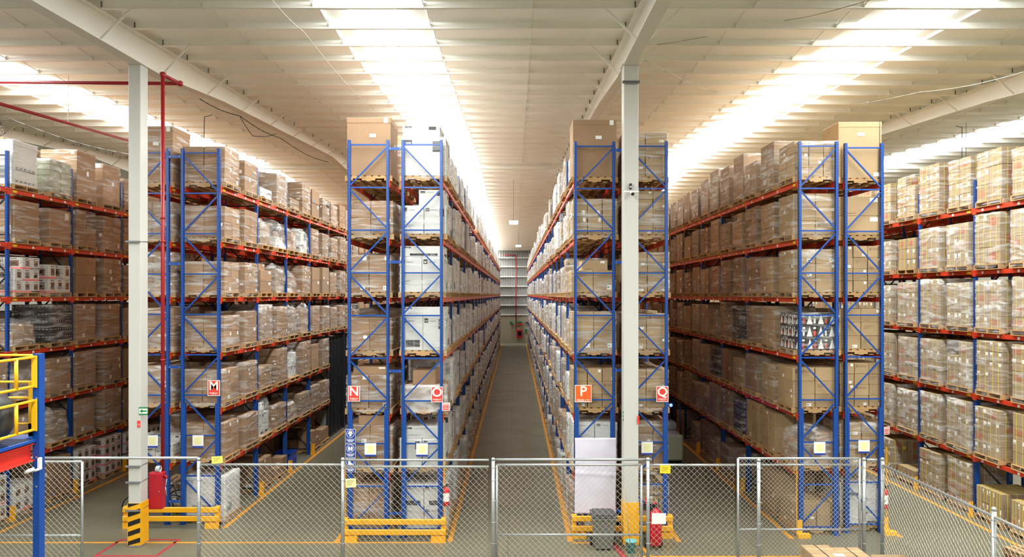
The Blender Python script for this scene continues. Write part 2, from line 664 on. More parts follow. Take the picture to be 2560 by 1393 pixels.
def walls():
    # far wall: concrete below, corrugated sheet above with pale girts
    zc = 3.5
    q = MB()
    q.box(XL, XR, YF, YF + 0.2, 0, zc, 'wall_concrete')
    w = build(q, 'wall_far', kind='structure')
    m = mat('sheet_grey', (150, 150, 146), 0.5, noise_amt=0.03)
    q = MB()
    x = -12.0
    while x < 16:
        for (xa, ya), (xb, yb) in zip(((x, 0.16), (x + 0.1, 0.16), (x + 0.14, 0.1), (x + 0.26, 0.1)), ((x + 0.1, 0.16), (x + 0.14, 0.1), (x + 0.26, 0.1), (x + 0.3, 0.16))):
            q.quad((xa, YF + ya, zc), (xb, YF + yb, zc), (xb, YF + yb, 11.9), (xa, YF + ya, 11.9), 'sheet_grey')
        x += 0.3
    q.quad((XL, YF + 0.16, zc), (-12, YF + 0.16, zc), (-12, YF + 0.16, 11.9), (XL, YF + 0.16, 11.9), 'sheet_grey')
    q.quad((16, YF + 0.16, zc), (XR, YF + 0.16, zc), (XR, YF + 0.16, 11.9), (16, YF + 0.16, 11.9), 'sheet_grey')
    build(q, 'corrugated_sheet', w)
    for py in (645, 667, 692, 716, 739, 763, 787):
        g = MB()
        z = PZ(py, YF)
        g.box(-12, 16, YF - 0.12, YF + 0.08, z - 0.07, z + 0.07, 'white_paint')
        build(g, 'girt', w)
    q = MB()
    q.quad((XL, Y0, 0), (XL, YF, 0), (XL, YF, 13.8), (XL, Y0, 13.8), 'white_paint')
    build(q, 'wall_left', kind='structure')
    q = MB()
    q.quad((XR, Y0, 0), (XR, Y0, 13.8), (XR, YF, 13.8), (XR, YF, 0), 'white_paint')
    build(q, 'wall_right', kind='structure')


walls()


def column(cx, y0, wx, wy, ztop, zy, striped, name='column'):
    q = MB()
    q.cbox(cx - wx / 2, cx + wx / 2, y0, y0 + wy, 0, ztop, 'column_paint', 0.012)
    # cap plate and stiffener under the rafter
    q.box(cx - wx / 2 - 0.03, cx + wx / 2 + 0.03, y0 - 0.03, y0 + wy + 0.03, ztop - 0.02, ztop, 'column_paint')
    c = build(q, name, kind='structure')
    g = MB()
    e = 0.012
    g.box(cx - wx / 2 - e, cx + wx / 2 + e, y0 - e, y0 + wy + e, 0.04, zy, 'guard_yellow')
    if striped:
        # slanting black bands on the front face
        z = 0.02
        while z < zy - 0.05:
            a, bb = z, z + 0.115
            dz = 0.10
            yy = y0 - e - 0.003
            lo, hi = 0.04, zy - 0.003
            pts = [(cx - wx / 2, yy, min(max(a, lo), hi)), (cx + wx / 2, yy, min(max(a + dz, lo), hi)), (cx + wx / 2, yy, min(max(bb + dz, lo), hi)), (cx - wx / 2, yy, min(max(bb, lo), hi))]
            g.poly(pts, 'black_paint')
            z += 0.235
    build(g, 'column_guard', c)
    return c


cl = column(-9.22, 16.55, 0.295, 0.34, 11.72, 1.06, True)
cr = column(2.815, 16.6, 0.36, 0.34, 11.72, 1.06, False)

# painted lines on the floor
def floor_line(x0, x1, y0, y1, m='line_orange'):
    q = MB()
    q.box(x0, x1, y0, y1, 0.0, 0.004, m)
    build(q, 'floor_marking', kind='structure')


for lx, ya, yb in ((-13.25, 15.5, 84), (-7.62, 17.9, 84), (-4.42, 16.9, 84), (-1.62, 16.9, 84), (1.36, 16.9, 84), (4.05, 16.9, 84), (6.93, 17.1, 84), (9.72, 17.2, 84), (12.25, 13.0, 84)):
    floor_line(lx - 0.06, lx + 0.06, ya, yb)
floor_line(-14, -1.7, 16.80, 16.88)
floor_line(1.4, 1.9, 16.78, 16.86)
floor_line(2.9, 8.2, 15.9, 15.98)
q = MB()
for (x0, x1, y0, y1) in ((-9.85, -8.35, 15.95, 16.02), (-9.85, -8.35, 17.0, 17.07), (-9.85, -9.78, 16.02, 17.0), (-8.42, -8.35, 16.02, 17.0)):
    q.box(x0, x1, y0, y1, 0, 0.004, 'line_red')
build(q, 'floor_marking', kind='structure')
q = MB()
q.poly([(2.30, 17.0, 0.005), (2.42, 17.0, 0.005), (2.72, 15.2, 0.005), (2.58, 15.2, 0.005)], 'line_red')
build(q, 'floor_marking', kind='structure')
q = MB()
q.poly([(3.02, 16.6, 0.005), (3.10, 16.6, 0.005), (3.30, 15.2, 0.005), (3.22, 15.2, 0.005)], 'line_orange')
build(q, 'floor_marking', kind='structure')

# ------------------------------------------------------------------ pallet racks
LEV = [1.545 + 1.477 * i for i in range(6)]          # beam centre heights
TLEV = [1.62 + 1.70 * i for i in range(5)]
PW, PD = 0.068, 0.09


def post_mesh(h, side, reinforced=True, detail=True):
    """upright post; side -1: outer edge is its -x edge. origin at base centre, front face at y=0"""
    q = MB()
    q.box(-PW / 2, PW / 2, 0, PD, 0.01, h, 'rack_post')
    if reinforced:
        a, c = (PW / 2 + 0.002, PW / 2 + 0.05) if side < 0 else (-PW / 2 - 0.05, -PW / 2 - 0.002)
        q.box(a, c, -0.006, PD - 0.01, 0.01, 3.22, 'rack_blue')
    q.box(-0.075, 0.075, -0.02, PD + 0.02, 0, 0.012, 'rack_blue')
    me = q.mesh('post')
    uvl = me.uv_layers.new(name='UVMap')
    for p in me.polygons:
        n = p.normal
        for li in p.loop_indices:
            co = me.vertices[me.loops[li].vertex_index].co
            if abs(n.x) > 0.5:
                u = co.y / PD
            elif abs(n.y) > 0.5:
                t = (co.x + PW / 2) / PW
                if side > 0:
                    t = 1 - t
                u = 0.5 + t * 1.0
            else:
                u = 3.0
            uvl.data[li].uv = (u, co.z / 0.076)
    return me


POSTS = {}


def get_post(h, side):
    key = (round(h, 2), side)
    if key not in POSTS:
        POSTS[key] = post_mesh(h, side)
    return POSTS[key]


def brace_list(w, h, slash):
    """[(p0, p1, kind)] of the zigzag bracing between two posts w apart"""
    zs = [h - 0.115 - 1.075 * i for i in range(10)]
    zs = [z for z in zs if z > 0.12]
    out = []
    for z in zs:
        out.append(((0.03, 0.05, z), (w - 0.03, 0.05, z), 'horizontal_brace'))
    s = slash
    for z0, z1 in zip(zs[:-1], zs[1:]):
        a, c = z0 - 0.07, z1 + 0.06
        if s:
            out.append(((w - 0.03, 0.04, a), (0.03, 0.04, c), 'diagonal_brace'))
        else:
            out.append(((0.03, 0.04, a), (w - 0.03, 0.04, c), 'diagonal_brace'))
        s = not s
    return out


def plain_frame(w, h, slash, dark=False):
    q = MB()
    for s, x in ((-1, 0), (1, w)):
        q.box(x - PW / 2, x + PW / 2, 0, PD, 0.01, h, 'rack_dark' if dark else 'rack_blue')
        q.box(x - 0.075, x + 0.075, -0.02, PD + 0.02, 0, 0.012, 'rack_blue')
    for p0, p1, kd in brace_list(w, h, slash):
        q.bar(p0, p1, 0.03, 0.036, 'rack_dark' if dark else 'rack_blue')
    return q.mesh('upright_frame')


BEAMS = {}


def beam_mesh(L, face, red=False):
    key = (round(L, 3), face, red)
    if key in BEAMS:
        return BEAMS[key]
    q = MB()
    m = 'beam_orange'
    x0, x1 = (-0.045, 0.01) if face < 0 else (-0.01, 0.045)
    q.box(x0, x1, 0.0, L, -0.058, 0.058, m)
    xf = x0 - 0.002 if face < 0 else x1 + 0.002
    for ya, yb in ((-0.035, 0.03), (L - 0.03, L + 0.035)):
        q.box(min(x0, xf) - 0.002, max(x1, xf) + 0.002, ya, yb, -0.11, 0.075, m)

    def st(y, w, h, mm, dz=0.0):
        xs = xf - 0.003 if face < 0 else xf + 0.003
        a, c = (y + w, y) if face < 0 else (y, y + w)
        q.quad((xs, a, dz - h / 2), (xs, c, dz - h / 2), (xs, c, dz + h / 2), (xs, a, dz + h / 2), mm)
    st(0.10, 0.16, 0.06, 'yellow_sticker')
    for fy in (0.33, 0.62, 0.86):
        st(L * fy, 0.08, 0.07, 'paper', -0.01)
    BEAMS[key] = q.mesh('beam')
    return BEAMS[key]


RACKS = {}


def rack(key, label, x0, x1, y0, bays, slash, levels=LEV, h=10.0, skip=(), split=7, dark_from=99, group='blue pallet racks'):
    w = x1 - x0
    r = empty('pallet_rack', label, 'pallet rack', (x0, y0, 0), group=group)
    fy = [0.0]
    for bl in bays:
        fy.append(fy[-1] + bl)
    # first frame in full
    fr = link('upright_frame', None, r)
    for s, x in ((-1, 0.0), (1, w)):
        link('post', get_post(h, s), fr, (x, 0, 0))
    for p0, p1, kd in brace_list(w, h, slash):
        q = MB()
        q.bar(p0, p1, 0.03, 0.036, 'rack_blue')
        build(q, kd, fr)
    pf = {}
    rest = MB()
    for i, yy in enumerate(fy[1:], 1):
        if i <= 3:
            f2 = link('upright_frame', None, r, (0, yy, 0))
            for s, x in ((-1, 0.0), (1, w)):
                link('post', get_post(h, s), f2, (x, 0, 0))
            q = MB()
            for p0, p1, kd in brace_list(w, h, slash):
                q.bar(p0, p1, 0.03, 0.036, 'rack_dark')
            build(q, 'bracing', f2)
        else:
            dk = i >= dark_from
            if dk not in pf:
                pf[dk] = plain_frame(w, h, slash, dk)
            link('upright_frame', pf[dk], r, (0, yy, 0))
    st = MB()
    for i, bl in enumerate(bays):
        L = bl - 0.07
        for lv, z in enumerate(levels):
            if (i, lv) in skip:
                continue
            for face, x in ((-1, 0.0), (1, w)):
                if i < split:
                    link('beam', beam_mesh(L, face), r, (x, fy[i] + PD / 2 + 0.035, z))
                else:
                    xx0, xx1 = (-0.045, 0.01) if face < 0 else (-0.01, 0.045)
                    st.box(x + xx0, x + xx1, fy[i] + 0.08, fy[i] + bl, z - 0.058, z + 0.058, 'beam_orange')
    if st.f:
        build(st, 'beam', r, kind='stuff')
    RACKS[key] = dict(obj=r, x0=x0, x1=x1, y0=y0, fy=fy, levels=levels, xc=(x0 + x1) / 2, bays=bays)
    return r


rack('J', 'blue and orange pallet rack glimpsed behind the leftmost rack', -16.05, -15.08, 18.42, [2.65] * 24, False)
rack('K', 'blue and orange pallet rack at the far left, beyond the yellow guard rails', -14.69, -13.72, 15.77, [2.65] * 25, False)
rack('L', 'blue pallet rack behind the white column with the red hose cabinet', -10.20, -9.235, 18.15, [2.65] * 24, True)
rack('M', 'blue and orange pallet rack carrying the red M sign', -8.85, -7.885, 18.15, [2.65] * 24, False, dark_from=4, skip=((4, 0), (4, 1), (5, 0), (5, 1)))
rack('N', 'blue and orange pallet rack carrying the red N sign', -4.175, -3.205, 17.16, [2.6] * 25, True)
rack('O', 'long blue and orange pallet rack carrying the red O sign', -2.825, -1.858, 17.16, [2.6] * 25, False)
rack('P', 'long blue and orange pallet rack carrying the orange P sign', 1.53, 2.50, 17.34, [2.6] * 25, True)
rack('Q', 'blue and orange pallet rack carrying the red Q sign', 2.875, 3.84, 17.34, [2.6] * 25, False)
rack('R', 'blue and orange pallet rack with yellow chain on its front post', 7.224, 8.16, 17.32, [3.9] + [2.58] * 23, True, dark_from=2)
rack('S', 'blue and orange pallet rack behind the fence corner, extinguisher on its post', 8.485, 9.415, 17.52, [2.62] * 24, False)
rack('T', 'orange beamed pallet rack at the far right, stacked with yellow-strapped cartons', 12.68, 13.64, 16.2, [2.58] * 24, True, levels=TLEV, h=9.27)
rack('U', 'orange beamed pallet rack behind the far right rack', 14.0, 14.96, 16.2, [2.58] * 24, False, levels=TLEV, h=9.27)

# row spacers joining the back-to-back racks
for a, c in (('L', 'M'), ('N', 'O'), ('P', 'Q'), ('T', 'U')):
    ra, rc = RACKS[a], RACKS[c]
    dx = rc['x0'] - ra['x1'] - PW
    q = MB()
    q.box(0.001, dx - 0.001, 0.0, 0.012, -0.035, 0.035, 'rack_blue')
    q.box(0.001, dx - 0.001, 0.012, 0.04, -0.035, -0.03, 'rack_blue')
    for xx in (0.03, dx - 0.03):
        for zz in (-0.015, 0.015):
            q.lathe((xx, -0.002, zz), [(0.009, -0.004), (0.009, 0.003)], 'galvanised', 8, 'y')
    me = q.mesh('row_spacer')
    for yy in (0.0, ra['fy'][1], ra['fy'][2]):
        for z in (0.62, 4.19, 6.93, 9.78 if a != 'T' else 8.9):
            link('row_spacer', me, ra['obj'], (ra['x1'] - ra['x0'] + PW / 2, yy, z))

# ------------------------------------------------------------------ pallets, cartons, stretch film


def pallet_mesh(m='pallet_wood', simple=False, lx=1.2, ly=1.0):
    q = MB()
    if simple:
        q.box(-lx / 2, lx / 2, 0, ly, 0.118, 0.14, m)
        for yy in (0, ly / 2 - 0.02, ly - 0.04):
            q.box(-lx / 2, lx / 2, yy, yy + 0.04, 0.016, 0.118, m)
        q.box(-lx / 2, -lx / 2 + 0.1, 0, ly, 0, 0.016, m)
        q.box(lx / 2 - 0.1, lx / 2, 0, ly, 0, 0.016, m)
        return q
    # stringers run along x, each with two fork notches
    for yy in (0.0, ly / 2 - 0.02, ly - 0.04):
        z0, z1 = 0.018, 0.118
        for xa, xb, za in ((-lx / 2, -0.40, z0), (-0.40, -0.17, 0.068), (-0.17, 0.17, z0), (0.17, 0.40, 0.068), (0.40, lx / 2, z0)):
            q.box(xa, xb, yy, yy + 0.04, za, z1, m)
    n = 7
    bw = 0.118
    for i in range(n):
        x = -lx / 2 + i * (lx - bw) / (n - 1)
        q.box(x, x + bw, 0, ly, 0.118, 0.14, m)
    for i, x in enumerate((-lx / 2, -lx / 2 + 0.27, -0.06, lx / 2 - 0.39, lx / 2 - 0.12)):
        q.box(x, x + 0.12, 0, ly, 0.0, 0.018, m)
    return q


PALLET = pallet_mesh().mesh('pallet')
PALLET_BLUE = pallet_mesh('pallet_blue').mesh('pallet')

STYLE_MAT = {'brown': 'cardboard', 'grey': 'cardboard_grey', 'tan': 'cardboard_tan', 'strap': 'cardboard_pale', 'white': 'carton_white', 'dark': 'carton_dark',
             'photo': 'carton_white', 'bw': 'carton_dark', 'big': 'cardboard', 'bigtan': 'cardboard_tan', 'bigwhite': 'carton_white', 'bag': 'sage'}
CART = {}


def put_carton(q, style, w, d, h, var, ox=0.0, oy=0.0, oz=0.0):
    """add one carton (base centre at ox, oy, oz) with its tape, labels and print"""
    m = STYLE_MAT[style]
    x0, x1, y0, y1, z0, z1 = ox - w / 2, ox + w / 2, oy - d / 2, oy + d / 2, oz, oz + h
    if style in ('big', 'bigtan', 'bigwhite'):
        q.cbox(x0 + 0.006, x1 - 0.006, y0 + 0.006, y1 - 0.006, z0, z1 - 0.02, m)
        q.cbox(x0, x1, y0, y1, z1 - 0.14, z1, m)
    else:
        q.cbox(x0, x1, y0, y1, z0, z1, m)
    e = 0.0018

    def mark(face, ua, ub, va, vb, mm):
        """rectangle on a face in fractions; u grows to the viewer's right"""
        za, zb = z0 + va * h, z0 + vb * h
        if face == '-y':
            a, c, yy = x0 + ua * w, x0 + ub * w, y0 - e
            q.quad((a, yy, za), (c, yy, za), (c, yy, zb), (a, yy, zb), mm)
        elif face == '+x':
            a, c, xx = y0 + ua * d, y0 + ub * d, x1 + e
            q.quad((xx, a, za), (xx, c, za), (xx, c, zb), (xx, a, zb), mm)
        elif face == '-x':
            a, c, xx = y1 - ua * d, y1 - ub * d, x0 - e
            q.quad((xx, a, za), (xx, c, za), (xx, c, zb), (xx, a, zb), mm)
    # tape along the top seam
    if style not in ('strap',):
        q.quad((x0 + 0.01, oy - 0.03, z1 + e), (x1 - 0.01, oy - 0.03, z1 + e), (x1 - 0.01, oy + 0.03, z1 + e), (x0 + 0.01, oy + 0.03, z1 + e), 'tape' if 'white' not in style else 'paper')
    sides = ('-y', '+x', '-x')
    if style in ('brown', 'grey', 'tan'):
        soft = 'ink_soft'
        for i, f in enumerate(sides):
            v = (var + i) % 6
            if v == 1:
                mark(f, 0.62, 0.84, 0.12, 0.34, 'paper')
                mark(f, 0.65, 0.72, 0.2, 0.26, 'ink')
            elif v == 2:
                for k in range(3):
                    mark(f, 0.12, 0.55 - 0.1 * k, 0.72 - 0.1 * k, 0.755 - 0.1 * k, soft)
            elif v == 3:
                mark(f, 0.72, 0.9, 0.72, 0.93, 'pink_sticker' if (style == 'brown' and f != '-y' and var == 3) else 'paper')
                mark(f, 0.1, 0.4, 0.12, 0.16, soft)
            elif v == 4:
                mark(f, 0.1, 0.22, 0.6, 0.85, soft)
                for k in range(2):
                    mark(f, 0.3, 0.8, 0.75 - 0.1 * k, 0.79 - 0.1 * k, soft)
            elif v == 5:
                mark(f, 0.14, 0.26, 0.1, 0.26, 'blue_sticker' if (style == 'brown' and var == 4) else 'paper') if var % 2 == 0 else None
    elif style == 'big':
        mark('-y', 0.52, 0.66, 0.66, 0.72, 'paper')
        mark('-y', 0.84, 0.93, 0.905, 0.99, 'paper')
        for k in range(2):
            mark('-y', 0.48 + 0.03 * k, 0.49 + 0.03 * k, 0.455, 0.462, 'ink')
        mark('+x', 0.5, 0.62, 0.5, 0.6, 'paper')
    elif style == 'bigtan':
        mark('-y', 0.44, 0.6, 0.75, 0.81, 'paper')
        mark('-y', 0.8, 0.96, 0.03, 0.1, 'paper')
        q.box(x1 - 0.07, x1 - 0.055, y0 - 0.004, y0, z0, z1, 'ink')
    elif style == 'bigwhite':
        mark('+x', 0.1, 0.9, 0.33, 0.345, 'ink')
        for k in range(5):
            mark('+x', 0.1 + 0.17 * k, 0.2 + 0.17 * k, 0.36, 0.40, 'steel_grey')
            mark('+x', 0.1 + 0.17 * k, 0.2 + 0.17 * k, 0.06, 0.10, 'steel_grey')
        mark('-y', 0.3, 0.8, 0.14, 0.42, 'steel_grey')
        mark('-y', 0.4, 0.7, 0.17, 0.26, 'orange_print')
    elif style == 'white':
        for i, f in enumerate(sides):
            mark(f, 0.06, 0.24, 0.80, 0.93, 'ink')
            mark(f, 0.09, 0.21, 0.83, 0.87, 'paper')
            mark(f, 0.3, 0.6, 0.84, 0.86, 'ink_soft' if False else 'steel_grey')
            if var % 3 == 0:
                mark(f, 0.22, 0.86, 0.10, 0.30, 'ink')
                for k in range(4):
                    mark(f, 0.24 + 0.15 * k, 0.245 + 0.15 * k + 0.1, 0.12, 0.28, 'steel_grey')
            elif var % 3 == 1:
                mark(f, 0.7, 0.9, 0.62, 0.9, 'ink')
            else:
                mark(f, 0.15, 0.5, 0.3, 0.32, 'steel_grey')
                mark(f, 0.15, 0.4, 0.24, 0.26, 'steel_grey')
    elif style == 'strap':
        t = 0.008
        for fx in (0.28, 0.72):
            xx = x0 + fx * w
            q.box(xx - t, xx + t, y0 - 0.003, y1 + 0.003, z0, z1 + 0.003, 'yellow_strap')
        for fy in (0.28, 0.72):
            yy = y0 + fy * d
            q.box(x0 - 0.003, x1 + 0.003, yy - t, yy + t, z0, z1 + 0.003, 'yellow_strap')
        if var % 3 == 0:
            mark('-x', 0.15, 0.75, 0.25, 0.72, 'red_print')
        if var % 3 == 1:
            mark('-x', 0.05, 0.3, 0.6, 0.9, 'paper')
            mark('-x', 0.08, 0.27, 0.66, 0.72, 'ink')
            mark('-x', 0.7, 0.93, 0.6, 0.9, 'paper')
        if var % 2 == 1:
            mark('-y', 0.3, 0.7, 0.2, 0.7, 'red_print')
            mark('-y', 0.75, 0.9, 0.1, 0.4, 'yellow_sticker')
    elif style == 'dark':
        for f in sides:
            for k in range(3):
                mark(f, 0.1 + 0.3 * k, 0.17 + 0.3 * k, 0.7, 0.82, 'paper')
            mark(f, 0.08, 0.5, 0.12, 0.2, 'steel_grey')
    elif style == 'photo':
        for f in sides:
            mark(f, 0.30, 0.80, 0.22, 0.74, 'picture_print')
            mark(f, 0.42, 0.68, 0.32, 0.6, 'ink')
            mark(f, 0.3, 0.7, 0.84, 0.90, 'ink')
            if var % 2:
                mark(f, 0.0, 1.0, 0.0, 0.14, 'pink_sticker' if var % 4 == 1 else 'ink')
    elif style == 'bw':
        for f in sides:
            za = 0.1
            q0 = [(0.08, 0.08), (0.62, 0.08), (0.35, 0.92)]
            pts = []
            for u, v in q0:
                if f == '-y':
                    pts.append((x0 + u * w, y0 - e, z0 + v * h))
                elif f == '+x':
                    pts.append((x1 + e, y0 + u * d, z0 + v * h))
                else:
                    pts.append((x0 - e, y1 - u * d, z0 + v * h))
            q.poly(pts, 'paper')
            mark(f, 0.72, 0.9, 0.15, 0.55, 'sign_red' if var % 2 else 'paper')
            mark(f, 0.7, 0.94, 0.7, 0.85, 'paper')


def carton_mesh(style, w, d, h, var):
    key = (style, round(w, 3), round(d, 3), round(h, 3), var)
    if key not in CART:
        q = MB()
        put_carton(q, style, w, d, h, var)
        CART[key] = q.mesh('carton')
    return CART[key]


FILMS = {}


def put_film(q, lx, ly, z0, z1, seed, m='film', notch=0.0, bulge=0.0):
    rnd = random.Random(seed)
    per = []
    nx, ny = 6, 5
    ex = 0.012
    X, Y = lx / 2 + ex, ly / 2 + ex
    c = 0.03
    for i in range(nx):
        per.append((-X + c + (2 * X - 2 * c) * i / (nx - 1), -Y))
    for i in range(ny):
        per.append((X, -Y + c + (2 * Y - 2 * c) * i / (ny - 1)))
    for i in range(nx):
        per.append((X - c - (2 * X - 2 * c) * i / (nx - 1), Y))
    for i in range(ny):
        per.append((-X, Y - c - (2 * Y - 2 * c) * i / (ny - 1)))
    N = len(per)
    R = 6
    i0 = len(q.v)
    k = q.mi(m)
    for r in range(R + 1):
        t = r / R
        for (x, y) in per:
            j = rnd.uniform(0.0, 0.012) + bulge * math.sin(math.pi * t) * rnd.uniform(0.5, 1.0)
            L = math.hypot(x, y)
            sc = 1 + j / L
            if r == 0:
                sc += 0.012
            z = z0 + (z1 - z0) * t
            if r == R:
                z += rnd.uniform(-0.03, 0.01) - (notch if rnd.random() < 0.3 else 0)
            elif r > 0:
                z += rnd.uniform(-0.015, 0.015)
            q.v.append((x * sc, y * sc, z))
    # lip folded over the top
    for (x, y) in per:
        q.v.append((x * rnd.uniform(0.72, 0.86), y * rnd.uniform(0.72, 0.86), z1 + rnd.uniform(0.006, 0.02)))
    for r in range(R + 1):
        for j in range(N):
            a, c2 = i0 + r * N + j, i0 + r * N + (j + 1) % N
            q.smooth.append(len(q.f))
            q.f.append((a, c2, c2 + N, a + N))
            q.m.append(k)


def film_mesh(lx, ly, z0, z1, seed, m='film'):
    key = (round(lx, 2), round(ly, 2), round(z0, 2), round(z1, 2), seed, m)
    if key not in FILMS:
        q = MB()
        put_film(q, lx, ly, z0, z1, seed, m)
        FILMS[key] = q.mesh('stretch_film')
    return FILMS[key]


def lump_mesh(lx, ly, h, seed, m='film_heavy'):
    """a soft wrapped heap"""
    q = MB()
    rnd = random.Random(seed)
    n, R = 22, 9
    i0 = len(q.v)
    k = q.mi(m)
    off = Vector((rnd.uniform(0, 50), rnd.uniform(0, 50), rnd.uniform(0, 50)))
    for r in range(R + 1):
        t = r / R
        for j in range(n):
            a = 2 * math.pi * j / n
            ca, sa = math.cos(a), math.sin(a)
            sq = (abs(ca) ** 6 + abs(sa) ** 6) ** (-1 / 6)
            prof = 1.0 if t < 0.55 else math.sqrt(max(0.0, 1 - ((t - 0.55) / 0.45) ** 2.6)) * 0.95 + 0.05
            x, y, z = ca * sq * lx / 2 * prof, sa * sq * ly / 2 * prof, h * min(1.0, t * 1.08)
            d = noise.noise(Vector((x * 2.4, y * 2.4, z * 2.4)) + off)
            sc = 1 + 0.13 * d
            q.v.append((x * sc, y * sc, z * (1 + (0.25 * noise.noise(Vector((x * 1.7, y * 1.7, 3.0)) + off) if t > 0.4 else 0))))
    for r in range(R):
        for j in range(n):
            a, c2 = i0 + r * n + j, i0 + r * n + (j + 1) % n
            q.smooth.append(len(q.f))
            q.f.append((a, c2, c2 + n, a + n))
            q.m.append(k)
    q.f.append(tuple(i0 + R * n + j for j in range(n)))
    q.m.append(k)
    return q.mesh('wrapped_bundle')


def cells(spec, rnd):
    """[(x, y, z, w, d, h)] of a stack standing on z=0.14, centred on (0, ly/2)"""
    nx, ny, nz, h = spec['n'][0], spec['n'][1], spec['n'][2], spec['h']
    lx, ly = spec.get('lx', 1.14), spec.get('ly', 0.98)
    w, d, hh = lx / nx, ly / ny, h / nz
    out = []
    drop = spec.get('drop', 0.0)
    fill = set()
    for k in range(nz):
        for i in range(nx):
            for j in range(ny):
                inner = 0 < i < nx - 1 and 0 < j < ny - 1 and k < nz - 1
                if k == nz - 1 and drop and nz > 1 and rnd.random() < drop and not (i, j, 'keep') in fill:
                    continue
                if inner:
                    continue
                fill.add((i, j, k))
                jx, jy = rnd.uniform(-0.006, 0.006), rnd.uniform(-0.006, 0.006)
                out.append((-lx / 2 + (i + 0.5) * w + jx, 0.5 - ly / 2 + (j + 0.5) * d + jy, 0.14 + k * hh, w - 0.008, d - 0.008, hh - 0.003))
    cap = spec.get('cap')
    if cap:
        cw, cd, ch, cx = cap
        out.append((cx, 0.5, 0.14 + h, cw, cd, ch))
    return out


TIER = ['floor tier', 'first shelf', 'second shelf', 'third shelf', 'fourth shelf', 'fifth shelf', 'top shelf']
TTIER = ['floor tier', 'first shelf', 'second shelf', 'third shelf', 'fourth shelf', 'top shelf']
RNAME = {'J': 'the hindmost rack', 'K': 'the leftmost rack', 'L': 'the red-pipe rack', 'M': 'rack M', 'N': 'rack N', 'O': 'rack O', 'P': 'rack P', 'Q': 'rack Q',
         'R': 'the yellow-chain rack', 'S': 'the fence-corner rack', 'T': 'the rightmost rack', 'U': "the rightmost rack's twin"}
ORD = ['first', 'second', 'third', 'fourth', 'fifth', 'sixth', 'seventh', 'eighth']
KIND = {'brown': ('carton_pallet', 'brown cartons'), 'grey': ('carton_pallet', 'dull brown cartons'), 'tan': ('carton_pallet', 'tan cartons'), 'strap': ('strapped_carton_pallet', 'yellow-strapped cartons'),
        'white': ('white_carton_pallet', 'white cartons'), 'dark': ('carton_pallet', 'black printed cartons'), 'photo': ('white_carton_pallet', 'picture-printed white cartons'), 'bw': ('carton_pallet', 'black-and-white cartons'),
        'big': ('crated_pallet', 'one tall lidded carton'), 'bigtan': ('crated_pallet', 'one tall lidded carton'), 'bigwhite': ('crated_pallet', 'one big white carton'), 'bag': ('bagged_pallet', 'sage green bags'), 'lump': ('bundle_pallet', 'lumpy film-wrapped goods')}
NL = [0]


def place_load(rk, tier, bay, slot, nslots, yoff, spec, mode='parts', seed=None):
    R = RACKS[rk]
    seed = seed if seed is not None else hash((rk, tier, bay, slot)) % 99991
    seed = (ord(rk) * 7919 + tier * 613 + bay * 97 + slot * 31) % 99991
    rnd = random.Random(seed)
    base = 0.005 if tier == 0 else R['levels'][tier - 1] + 0.0585
    style = spec['s']
    name, what = KIND[style]
    nmax = len(R['levels'])
    hh = spec['h']
    tn = (TTIER if nmax == 5 else TIER)[tier]
    pos = {1: '', 2: (' near slot', ' far slot'), 3: (' near slot', ' middle slot', ' far slot')}[nslots]
    pos = pos[slot] if pos else ''
    label = 'pallet of %s, %s of %s, %s bay%s' % (what, tn, RNAME[rk], ORD[bay], pos)
    hh = spec['h']
    if len(label.split()) <= 15:
        label = ('tall ' if hh > 1.18 else 'low ' if hh < 0.72 else '') + label
    film = spec.get('film', True)
    if len(label.split()) <= 15 and film and style != 'lump':
        label = 'film-wrapped ' + label
    grp = 'loaded pallets on %s' % RNAME[rk]
    x = R['xc'] + rnd.uniform(-0.03, 0.03)
    y = R['y0'] + yoff
    rz = rnd.uniform(-0.012, 0.012)
    lx, ly = spec.get('lx', 1.14), spec.get('ly', 0.98)
    NL[0] += 1
    if mode == 'mesh':
        q = pallet_mesh(simple=True)
        if style != 'lump':
            for (cx, cy, cz, w, d, h) in cells(spec, rnd):
                put_carton(q, style, w, d, h, rnd.randrange(6), cx, cy, cz)
            if film:
                i0 = len(q.v)
                put_film(q, lx, ly, 0.06, 0.14 + hh, seed, spec.get('fm', 'film'))
                for i in range(i0, len(q.v)):
                    v = q.v[i]
                    q.v[i] = (v[0], v[1] + 0.5, v[2])
        o = build(q, name, None, (x, y, base), rz=rz, label=label, cat='pallet load', group=grp)
        return o
    t = empty(name, label, 'pallet load', (x, y, base), rz, grp)
    link('pallet', spec.get('pal', PALLET), t)
    if style == 'lump':
        inner = dict(spec, n=(2, 2, rnd.choice([2, 3, 3])), h=round(hh * 0.84, 2), lx=lx * 0.86, ly=ly * 0.84, drop=0.3)
        st_ = rnd.choice(['brown', 'white', 'brown', 'grey'])
        for (cx, cy, cz, w, d, h) in cells(inner, rnd):
            link('carton', carton_mesh(st_, round(w, 2) - 0.004, round(d, 2) - 0.004, round(h, 3), rnd.randrange(6)), t, (cx, cy, cz))
        link('wrapped_bundle', lump_mesh(lx, ly, hh, seed, 'film_mid'), t, (0, 0.5, 0.14))
    else:
        for (cx, cy, cz, w, d, h) in cells(spec, rnd):
            link('carton', carton_mesh(style, round(w, 2) - 0.004, round(d, 2) - 0.004, h, rnd.randrange(6)), t, (cx, cy, cz))
        if film:
            link('stretch_film', film_mesh(lx, ly, 0.04, 0.14 + hh, seed % 7, spec.get('fm', 'film')), t, (0, 0.5, 0))
    return t


def S(s, n=(2, 2, 2), h=1.0, **k):
    d = dict(s=s, n=n, h=h)
    d.update(k)
    return d


